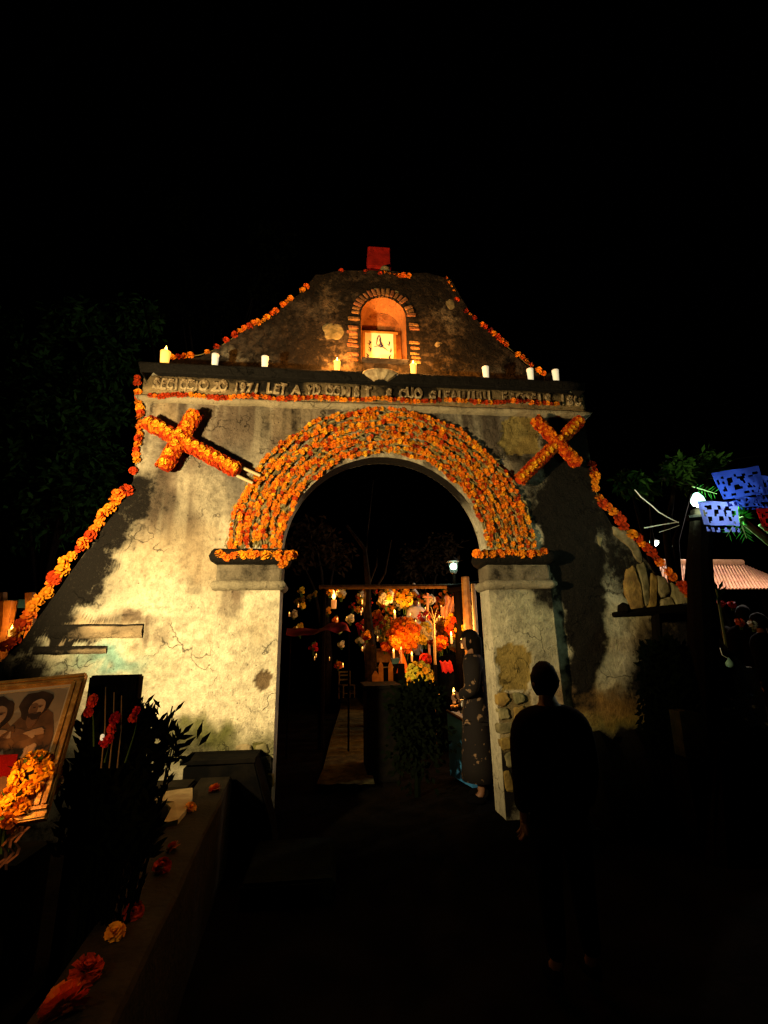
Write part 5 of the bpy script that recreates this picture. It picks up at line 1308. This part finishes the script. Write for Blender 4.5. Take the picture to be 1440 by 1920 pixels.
# candles inside
def altar_candle(px, py, Y, r, h, label, watts=0, dim=False, stand_=True, group='lit candles among the graves'):
    p = P(px, py, Y); t = thing('altar_candle', p-Vector((0, 0, h)), label, 'candle', group)
    MB().lathe(p-Vector((0, 0, h)), [(r*.9, 0), (r, h*.9), (r*.6, h)], 10).build('wax', MT['waxwarm'], t); flame(t, p, r*3.2, MT['flame_dim'] if dim else MT['flame'])
    if watts: point('candle_light', p+Vector((0, -.06, r*3.2+.08)), watts, CANDLE, .03)
    return t
altar_candle(851, 1300, 1.15, .022, .12, 'brightest candle inside the gate, standing behind the blue tomb', 5)
altar_candle(813, 1300, 1.3, .013, .10, 'candle with a tall pale flame just right of the archway person', 2)
altar_candle(823, 1298, 1.5, .008, .07, 'thin dim candle beside the tall pale flame', 0, True)
altar_candle(626, 1124, 5.6, .06, .20, 'thick glowing candle under the left part of the pergola beam', 8)
altar_candle(738, 1222, 4.3, .02, .12, 'candle burning above the picket tips', 10)
altar_candle(772, 1228, 3.9, .02, .12, 'candle hidden low beside the orange cone', 12)
altar_candle(846, 1192, 3.7, .025, .14, 'candle among the golden bushes near the orange pole', 40)
altar_candle(866, 1202, 3.0, .022, .12, 'candle at the foot of the orange lit pole', 26)
altar_candle(740, 1150, 7.2, .03, .14, 'candle on the upper altar left of the white-shirted person', 45)
altar_candle(800, 1156, 7.6, .03, .14, 'candle on the upper altar right of the white-shirted person', 50)
altar_candle(836, 1166, 7.2, .03, .14, 'candle in front of the pink sheet', 50)
for i in range(26):
    px, py = random.uniform(655, 880), random.uniform(1110, 1205)
    altar_candle(px, py, 9 if py < 1150 else 6.4, .018, .07, 'tiny candle flame '+zone(px, py), 0, True, group='tiny far candles')
for i in range(22):
    px, py = random.uniform(545, 690), random.uniform(1106, 1250); kd = random.choice(['marigold', 'small', 'white', 'redf', 'marigold_y'])
    bouquet('offering_flowers', P(px, py, random.uniform(4.5, 7)), random.uniform(.04, .08), 7, [kd], 'sparse %s flower bunch in the dark %s the red canopy' % (KN[kd], 'above' if py < 1165 else 'right of' if px > 655 else 'below'), size=.05, leaves=2, group='flowers round the red canopy')
    if i % 2: altar_candle(px+random.uniform(-9, 9), py, 5.0, .014, .05, 'tiny flame in the dark %s the red canopy' % ('above' if py < 1165 else 'right of' if px > 655 else 'below'), 1.2, True, group='tiny flames round the red canopy')
for i, (a, b) in enumerate(((590, 1233), (618, 1234), (593, 1228))): altar_candle(a, b, 3.0, .007, .04, ['tiny ember-red candle at the left under the red canopy', 'tiny ember-red candle at the right under the red canopy', 'faintest candle, behind the left ember under the canopy'][i], 0, True)
# dark shrub and black tomb filling the path mouth
t = thing('dark_shrub', down(P(780, 1400, .9), 0), 'round black shrub under the yellow chrysanthemums in the archway', 'shrub')
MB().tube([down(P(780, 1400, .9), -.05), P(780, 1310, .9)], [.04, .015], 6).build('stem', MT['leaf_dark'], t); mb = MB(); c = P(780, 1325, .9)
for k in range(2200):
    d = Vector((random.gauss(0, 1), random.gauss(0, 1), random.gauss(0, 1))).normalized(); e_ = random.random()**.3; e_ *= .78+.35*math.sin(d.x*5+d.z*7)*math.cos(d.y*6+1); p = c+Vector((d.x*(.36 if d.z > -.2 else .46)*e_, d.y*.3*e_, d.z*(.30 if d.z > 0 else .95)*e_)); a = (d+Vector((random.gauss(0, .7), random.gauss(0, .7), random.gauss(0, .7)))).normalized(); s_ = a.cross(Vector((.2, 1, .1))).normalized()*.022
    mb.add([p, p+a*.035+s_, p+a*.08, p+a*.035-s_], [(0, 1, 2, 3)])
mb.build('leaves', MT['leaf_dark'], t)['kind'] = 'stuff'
a_, b_ = P(688, 1286, 1.6), P(748, 1284, 1.6)
t = thing('black_tomb', ((a_.x+b_.x)/2, 1.6, 0), 'flat-topped black tomb left of the round shrub in the archway', 'tomb')
o = MB().box(((a_.x+b_.x)/2, 2.0, a_.z/2-.03), (b_.x-a_.x, .8, a_.z)).build('block', MT['tomb_black'], t); bevel_mesh(o, .02, 2); MB().box(((a_.x+b_.x)/2, 2.0, a_.z-.02), (b_.x-a_.x+.08, .88, .04)).build('slab', MT['tomb_black'], t)
# pot, bowl, blue tomb, pale blue headstone
p = P(869, 1338, 1.0); t = thing('clay_pot', p, 'bulging dark clay pot standing on the blue tomb', 'pot')
h_ = P(869, 1312, 1.0).z-p.z; MB().lathe(p, [(.03, 0), (.065, h_*.3), (.07, h_*.55), (.035, h_*.85), (.045, h_), (.03, h_)], 14).build('body', mat('glazed_clay', (.07, .05, .03), .35, .5), t, True)
p = P(855, 1334, 1.05); t = thing('gold_bowl', p, 'small bright bowl beside the clay pot', 'bowl')
MB().lathe(p, [(.03, 0), (.06, .03), (.07, .07), (.06, .07), (.02, .02)], 12).build('bowl', MT['gold'], t, True)
zt = P(858, 1336, 1.05).z-.003
t = thing('blue_tomb', (1.25, .9, 0), 'bright blue painted tomb side just inside the archway on the right', 'tomb')
a, b = Gz(836, 1332, zt), Gz(878, 1402, .40)
q0, q1, q2 = P(838, 1334, 1.7), P(879, 1358, 1.05), P(879, 1410, 1.05)
pts = [(q0.x, q0.y), (q1.x, q1.y)]
mb = MB(); wv = Vector((q1.x-q0.x, q1.y-q0.y, 0)).normalized(); nv_ = Vector((-wv.y, wv.x, 0)); nv_ = nv_ if nv_.x > 0 else -nv_
A0, A1 = Vector((q0.x, q0.y, 0)), Vector((q1.x, q1.y, 0))
mb.add([A0, A1, A1+nv_*.30, A0+nv_*.30]+[A0+Vector((0, 0, q0.z)), A1+Vector((0, 0, q1.z)), A1+nv_*.30+Vector((0, 0, q1.z)), A0+nv_*.30+Vector((0, 0, q0.z))], [(0, 1, 5, 4), (1, 2, 6, 5), (2, 3, 7, 6), (3, 0, 4, 7), (4, 5, 6, 7)])
mb.build('body', MT['blue_paint'], t)
mb = MB(); mb.tube([A0+Vector((0, 0, q0.z+.01)), A1+Vector((0, 0, q1.z+.01))], .018, 6); mb.build('rim', MT['tomb'], t)
t = thing('pale_blue_headstone', P(905, 1380, .62), 'weathered pale blue headstone squeezed beside the right pilaster', 'headstone')
pl_ = [(891, 1300), (900, 1286), (909, 1282), (911, 1372), (893, 1352)]
MB().prism([(P(a, b, .62).x, P(a, b, .62).z) for a, b in pl_][::-1], .62, .72).build('slab', MT['pale_blue'], t); q_ = P(902, 1350, .67); MB().box((q_.x, .67, q_.z/2-.12), (.14, .09, q_.z-.1)).build('base', MT['tomb_black'], t)

# ------------------------------------------------------------------ right side
t = thing('dark_post', (2.75, -1.2, 0), 'tall black wooden post standing before the sloping right wall', 'post')
mb = MB(); mb.tube([P(1316, 960, -1.2), P(1312, 1050, -1.2), P(1318, 1200, -1.2), down(P(1322, 1400, -1.2))], [.10, .105, .125, .15], 10); mb.build('shaft', MT['wood_dark'], t)
q_ = P(1313, 985, -1.2); MB().tube([q_+Vector((-.2, -.1, .04)), q_+Vector((.5, -.1, .10))], .03, 6).build('arm', MT['wood_dark'], t)
t = thing('wooden_rail', down(P(1230, 1150, -.35)), 'black wooden rail on a short stub post in front of the right wall', 'rail')
MB().tube([P(1150, 1153, -.35), P(1200, 1148, -.35), P(1312, 1138, -.35)], [.028, .045, .055], 8).build('rail', MT['wood_dark'], t); MB().lathe(P(1170, 1142, -.35), [(.02, -.06), (.07, -.02), (.06, .04), (.01, .07)], 8).build('knot', MT['wood_dark'], t)
MB().tube([P(1230, 1150, -.34), P(1233, 1200, -.34), down(P(1236, 1400, -.34))], .05, 8).build('stub_post', MT['wood_dark'], t)
t = thing('shadow_bush', down(P(1250, 1300, -.5)), 'black leafy bush standing in for the bush-shaped shadow below the rail', 'bush')  # leaves added to fill in a shadow on the wall
mb = MB(); mb.tube([down(P(1255, 1400, -.5)), P(1255, 1250, -.5)], [.03, .01], 6); mb.build('stem', MT['leaf_dark'], t); mb = MB()
for k in range(2600):
    px, py = random.gauss(1258, 38), random.uniform(1178, 1420)
    lim = 1195+abs(px-1245)*.45
    if py < lim or px < 1196-(py-1180)*-.05 or px > 1345: continue
    p = P(px, py, -.5+random.uniform(-.22, .22)); a = random.uniform(0, 6.28); d = Vector((math.cos(a), random.uniform(-.4, .4), math.sin(a))); s_ = d.cross(Vector((0, 1, 0))).normalized()*.022
    mb.add([p, p+d*.04+s_, p+d*.09, p+d*.04-s_], [(0, 1, 2, 3)])
o = mb.build('leaves', MT['leaf_dark'], t); o['kind'] = 'stuff'
# low bank and the ochre boulder stone at right
t = thing('low_bank', (2.3, -.6, 0), 'low dark earth bank along the foot of the right wall', 'bank')
mb = MB(); N = 40
for i in range(N):
    x = 1.95+2.4*i/(N-1); zt = P(1150, 1382, -.45).z+.05*math.sin(i*.9)+random.uniform(-.02, .02)
    mb.v += [(x, -.75, -.05), (x, -.55, zt*.8), (x, -.42, zt), (x, -.1, zt*.9), (x, -.02, -.05)]
for i in range(N-1):
    for k in range(4): a = i*5+k; mb.f.append((a, a+1, a+6, a+5)); mb.m.append(0)
mb.f += [(0, 1, 2, 3, 4), tuple(5*(N-1)+k for k in (4, 3, 2, 1, 0))]; mb.m += [0, 0]
mb.build('earth', MT['dirt'], t)
t = thing('gravestone', down(P(1300, 1400, -1.7)), 'rounded olive gravestone standing right of the black post foot', 'gravestone')
pl_ = [(1274, 1334), (1290, 1332), (1312, 1336), (1324, 1352), (1334, 1380), (1338, 1420), (1286, 1420)]
MB().prism([(P(a, b, -1.0).x, P(a, b, -1.0).z) for a, b in pl_][::-1], -1.0, -.86).build('slab', mat('olive_stone', (.035, .032, .012), .9, .05, noise=((.018, .018, .008), 9, .4, .6), bump=(30, .4)), t)
q_ = P(1310, 1420, -.93); MB().box((q_.x, -.93, q_.z/2-.02), (.40, .22, q_.z)).build('plinth', MT['tomb_black'], t)

# string of cut paper banners, bulb, palm decoration
YP = -1.6
def banner(pc, ux, vz, w_, h_, m_, label, seed, scallops=6, nx=20, ny=14):
    r = random.Random(seed); t = thing('paper_banner', pc, label, 'banner', 'cut paper banners on the string')
    mb = MB(); vi = {}
    def vert(i, j):
        if (i, j) not in vi:
            u, v = i/nx-.5, -j/ny; p = pc+ux*(u*w_)+vz*(-v*h_)*-1+Vector((0, .012*math.sin(u*9+v*4), 0))
            vi[(i, j)] = len(mb.v); mb.v.append(tuple(p))
        return vi[(i, j)]
    for j in range(ny):
        for i in range(nx):
            edge = i in (0, nx-1) or j < 2 or j == ny-4
            if j >= ny-3:
                ph = (i+.5)/nx*scallops % 1
                if abs(ph-.5) > .5-(ny-j)*.16: continue
                if j == ny-3 and r.random() < .3: continue
            elif not edge:
                fig = math.sin(i*1.25+seed)*math.cos(j*1.1+seed*2)
                if fig > .28 or r.random() < .06: continue
            mb.f.append((vert(i, j), vert(i, j+1), vert(i+1, j+1), vert(i+1, j))); mb.m.append(0)
    return mb.build('paper', m_, t)
UX = Vector((1, .1, 0)).normalized(); VZ = Vector((0, 0, 1))
s_ = PXS(YP)*1.0
def bn(px, py, wpx, hpx, tilt, m_, label, seed, Y=YP):
    p = P(px, py, Y); k = (P(px+10, py, Y)-P(px, py, Y)).length/10; a = math.radians(tilt)
    return banner(p, Vector((math.cos(a), 0, math.sin(a))), Vector((-math.sin(a), 0, math.cos(a))), wpx*k, hpx*k, m_, label, seed)
bn(1378, 880, 88, 62, 9, MT['blue_paper'], 'tilted deep blue cut paper banner, uppermost of the string', 1)
bn(1345, 940, 70, 54, -1, MT['blue_paper2'], 'pale violet-blue cut paper banner right beside the glaring bulb', 2)
bn(1436, 892, 60, 58, 3, MT['blue_paper'], 'deep blue cut paper banner cut off by the right picture edge', 3, YP+.05)
bn(1446, 954, 52, 40, -2, MT['red_paper'], 'red cut paper banner at the right picture edge', 4)
bn(1402, 932, 46, 22, 2, MT['blue_paper'], 'narrow dark blue paper scrap hanging between the two blue banners', 5, YP+.08)
t = thing('banner_string', P(1330, 905, YP), 'thin string carrying the cut paper banners past the bulb', 'string')
MB().tube([P(1312, 941, YP+.01), P(1360, 939, YP+.01), P(1384, 937, YP+.01)], .006, 5).build('string', MT['wood_dark'], t); MB().tube([P(1332, 889, YP+.02), P(1378, 880, YP+.02), P(1450, 868, YP+.02)], .004, 5).build('string', MT['wood_dark'], t)
YL = -1.3
p = P(1308, 938, YL); BULB = p
t = thing('bare_bulb', p, 'glaring greenish white bulb by the paper banners', 'lamp')
MB().lathe(p, [(.012, .075), (.028, .06), (.052, .02), (.060, -.012), (.045, -.045), (.012, -.062)][::-1], 16).build('bulb', MT['bulb'], t, True); MB().lathe(p, [(.014, .07), (.022, .075), (.022, .11), (.008, .12)], 10).build('socket', MT['tomb_black'], t)
MB().tube([p+Vector((0, 0, .12)), P(1314, 905, YL), P(1380, 860, YL), P(1470, 850, YL)], .006, 5).build('flex', MT['wood_dark'], t)
point('bulb_light', p+Vector((0, -.0, -.10)), 24, (.72, 1, .68), .05)
def frond(label, a, b, n_, l, Y, m_=None, droop=.5, group='palm leaves by the bulb'):
    t = thing('palm_frond', P(*a, Y), label, 'leaf', group); A_, B_ = P(*a, Y), P(*b, Y); d = (B_-A_).normalized(); s_ = d.cross(Vector((0, 1, 0))).normalized()
    MB().tube([A_, A_.lerp(B_, .5), B_], [.008, .006, .003], 5).build('rib', MT['bamboo'], t)
    for k in range(n_):
        p = A_.lerp(B_, .1+.88*k/n_)
        for sg in (-1, 1):
            q_ = p+(d*.55+s_*sg*.8+Vector((0, random.uniform(-.3, .3), -droop*.3))).normalized()*l*random.uniform(.7, 1.1); m2 = p.lerp(q_, .45); wv = (q_-p).cross(Vector((0, 1, .2))).normalized()*l*.06
            mb = MB(); mb.add([p, m2+wv, q_, m2-wv], [(0, 1, 2, 3)]); mb.build('leaflet', m_ or MT['palm'], t)
    return t
leafy_tree('faint dark green tree behind the bare bulb and overhead wires', Vector((P(1240, 1000, 1.2).x, 1.2, 0)), 3.6, [(1180, 905, 26), (1215, 915, 24), (1270, 880, 30), (1300, 905, 26), (1330, 870, 30)], 1.2, 1500, MT['leaf_tree'], 31, leaf=.13)
frond('palm frond lit green right behind the glaring bulb', (1298, 912), (1344, 926), 7, .10, -1.2)
frond('palm frond spilling below the tied palm knot', (1384, 966), (1400, 1010), 7, .12, -1.35)
frond('palm frond spreading left from the tied palm knot', (1390, 962), (1362, 1006), 6, .10, -1.3)
t = thing('palm_knot', P(1390, 968, -1.5), 'bright green knot of tied palm at the end of the cane', 'decoration')
mb = MB(); c = P(1390, 968, -1.5)
for k in range(60):
    d = Vector((random.gauss(0, 1), random.gauss(0, 1), random.gauss(0, 1))).normalized(); s_ = d.cross(Vector((.3, .2, 1))).normalized()*.014; p = c+d*.02
    mb.add([p, p+d*.035+s_, p+d*random.uniform(.05, .09), p+d*.035-s_], [(0, 1, 2, 3)])
mb.build('leaves', mat('bright_palm', (.08, .55, .06), .5), t)['kind'] = 'stuff'
t = thing('cane', P(1400, 985, -1.5), 'thick pale green cane slanting down from the palm knot', 'cane')
MB().tube([P(1388, 972, -1.5), P(1412, 992, -1.5), P(1470, 1040, -1.5)], [.030, .028, .03], 8).build('cane', MT['bamboo'], t)
t = thing('cane', P(1425, 985, -1.5), 'thin second cane under the red banner at the picture edge', 'cane')
MB().tube([P(1424, 984, -1.48), P(1460, 1014, -1.48)], .014, 7).build('cane', MT['bamboo'], t)
# overhead wires
for nm, pts, r in (('upper zigzag overhead wire left of the bulb', [(1190, 918), (1202, 932), (1222, 948), (1235, 960), (1252, 970), (1272, 980)], .006), ('lower overhead wire meeting the zigzag one', [(1208, 990), (1240, 984), (1272, 979)], .005), ('faintest overhead wire, lowest of the three', [(1236, 998), (1255, 992), (1274, 985)], .003)):
    o = MB().tube([P(a, b, -.6) for a, b in pts], r, 5).build('overhead_wire', MT['white'], loc=P(*pts[0], -.6)); tag(o, nm, 'wire', 'overhead wires')
# yard lamps
for (a, b, r, wv), nm in (((1225, 1019, .16, 26), 'larger of two greenish yard lamps behind the right wall'), ((1258, 1028, .11, 14), 'smaller yard lamp just right of the larger one')):
    p = P(a, b, 9); t = thing('yard_lamp', down(p), nm, 'lamp', 'yard lamps')
    MB().lathe(p, [(.02, -r*.7), (r*.8, -r*.3), (r, 0), (r*.6, r*.35), (.02, r*.45)], 14).build('globe', MT['bulb'], t, True); MB().tube([down(p), p-Vector((0, 0, r*.7))], .05, 7).build('mast', MT['wood_dark'], t); MB().lathe(p, [(r*1.2, r*.4), (r*.5, r*.9), (.03, r*1.1)], 12).build('hood', MT['metal'], t)
    point('yard_light', p+Vector((.0, -.35, -.1)), wv*9, (1, .85, .72), .1)
# tiled roof on posts
YR0, YR1 = 5.0, 8.0
t = thing('market_roof', (9.2, 6.4, 0), 'open market shelter with a pinkish tiled roof beyond the right wall', 'shelter')
e0, e1 = P(1215, 1108, YR0), P(1520, 1104, YR0); r0_, r1_ = P(1225, 1058, YR1), P(1392, 1058, YR1)
r1b = P(1500, 1090, YR1)
nt_ = 46
TM = None
for k in range(nt_):
    s = (k+.5)/nt_; a = e0.lerp(e1, s); ridge_end = Vector((r0_.x+(a.x-e0.x)*1.05, YR1, r0_.z))
    if ridge_end.x > r1_.x: ridge_end.z -= (ridge_end.x-r1_.x)*.42; 
    b = ridge_end; pit = (e1-e0).length/nt_; n_ = 4
    for c_ in range(n_):
        p0_, p1_ = a.lerp(b, c_/n_), a.lerp(b, (c_+1.08)/n_); mb = MB(); sd = Vector((1, 0, 0))*pit*.5; upv = Vector((0, -.2, 1)).normalized()*pit*.32
        prof = [(-1, 0), (-.6, .8), (0, 1.1), (.6, .8), (1, 0)]
        mb.add([p0_+sd*x+upv*(z+.25) for x, z in prof]+[p1_+sd*x*.85+upv*z for x, z in prof], [(i, i+1, i+6, i+5) for i in range(4)]+[(4, 3, 2, 1, 0)])
        mb.build('tile', MT['tile'], t)
MB().tube([r0_+Vector((0, 0, .05)), r1_+Vector((0, 0, .05))], .10, 8).build('ridge', MT['tile'], t)
for a in (1262, 1352, 1432): q_ = P(a, 1112, YR0+.2); MB().tube([down(q_), q_], .07, 7).build('post', MT['wood_dark'], t)
MB().tube([e0+Vector((0, .1, -.12)), e1+Vector((0, .1, -.12))], .06, 6).build('eave_beam', MT['wood_dark'], t)
point('roof_light', P(1330, 1000, 5.6)+Vector((0, -1.0, .8))  , 620, (1, .84, .70), .2)
# leafy stalks and glints in the yard
t = thing('corn_stalk', down(P(1345, 1150, 1.0)), 'pale green leafy stalk right of the black post', 'plant')
MB().tube([down(P(1350, 1200, 1.0)), P(1348, 1130, 1.0), P(1340, 1092, 1.0)], [.025, .018, .006], 6).build('stalk', MT['bamboo'], t)
for a, b, c_, d_ in ((1346, 1125, 1334, 1100), (1348, 1120, 1362, 1098), (1347, 1135, 1350, 1112), (1348, 1112, 1336, 1086), (1347, 1108, 1356, 1088)):
    p, q_ = P(a, b, 1.0), P(c_, d_, 1.0-.1); s_ = (q_-p).cross(Vector((0, 1, 0))).normalized()*.03; mb = MB(); mb.add([p, p.lerp(q_, .5)+s_, q_, p.lerp(q_, .5)-s_], [(0, 1, 2, 3)]); mb.build('leaf', MT['leaf'], t)
t = thing('plastic_bag', P(1366, 1240, -.6), 'pale green plastic bag hanging on a cord by the black post', 'bag')
c = P(1368, 1243, -.6); MB().lathe(c, [(.004, .05), (.02, .03), (.045, 0), (.04, -.03), (.01, -.045)][::-1], 9, sx=1, sy=.6).build('bag', mat('pale_plastic', (.35, .65, .5), .4, .4), t, True); MB().tube([P(1350, 1215, -.6), P(1354, 1228, -.6), c+Vector((-.01, 0, .045))], .004, 5).build('cord', MT['white'], t)
for i, (a, b) in enumerate(((1387, 1311), (1384, 1324))): altar_candle(a, b, 2.4, .018, .06, ['upper of two small candle flames in the dark yard', 'lower of two small candle flames in the dark yard'][i], 0, True, group='yard candles')
for i, (a, b, kd) in enumerate(((1388, 1168, 'marigold'), (1412, 1172, 'white'), (1352, 1132, 'redf'), (1372, 1134, 'redf'))):
    bouquet('flower_bunch', P(a, b, 2.0 if i < 2 else 3.2), .05, 9, [kd], ['dim orange blooms in the dark yard below the roof', 'dim whitish blooms beside the orange ones in the yard', 'dim reddish blooms by the corn stalk', 'second dim reddish blooms nearer the crowd'][i], size=.035, leaves=2, group='dim blooms in the yard')
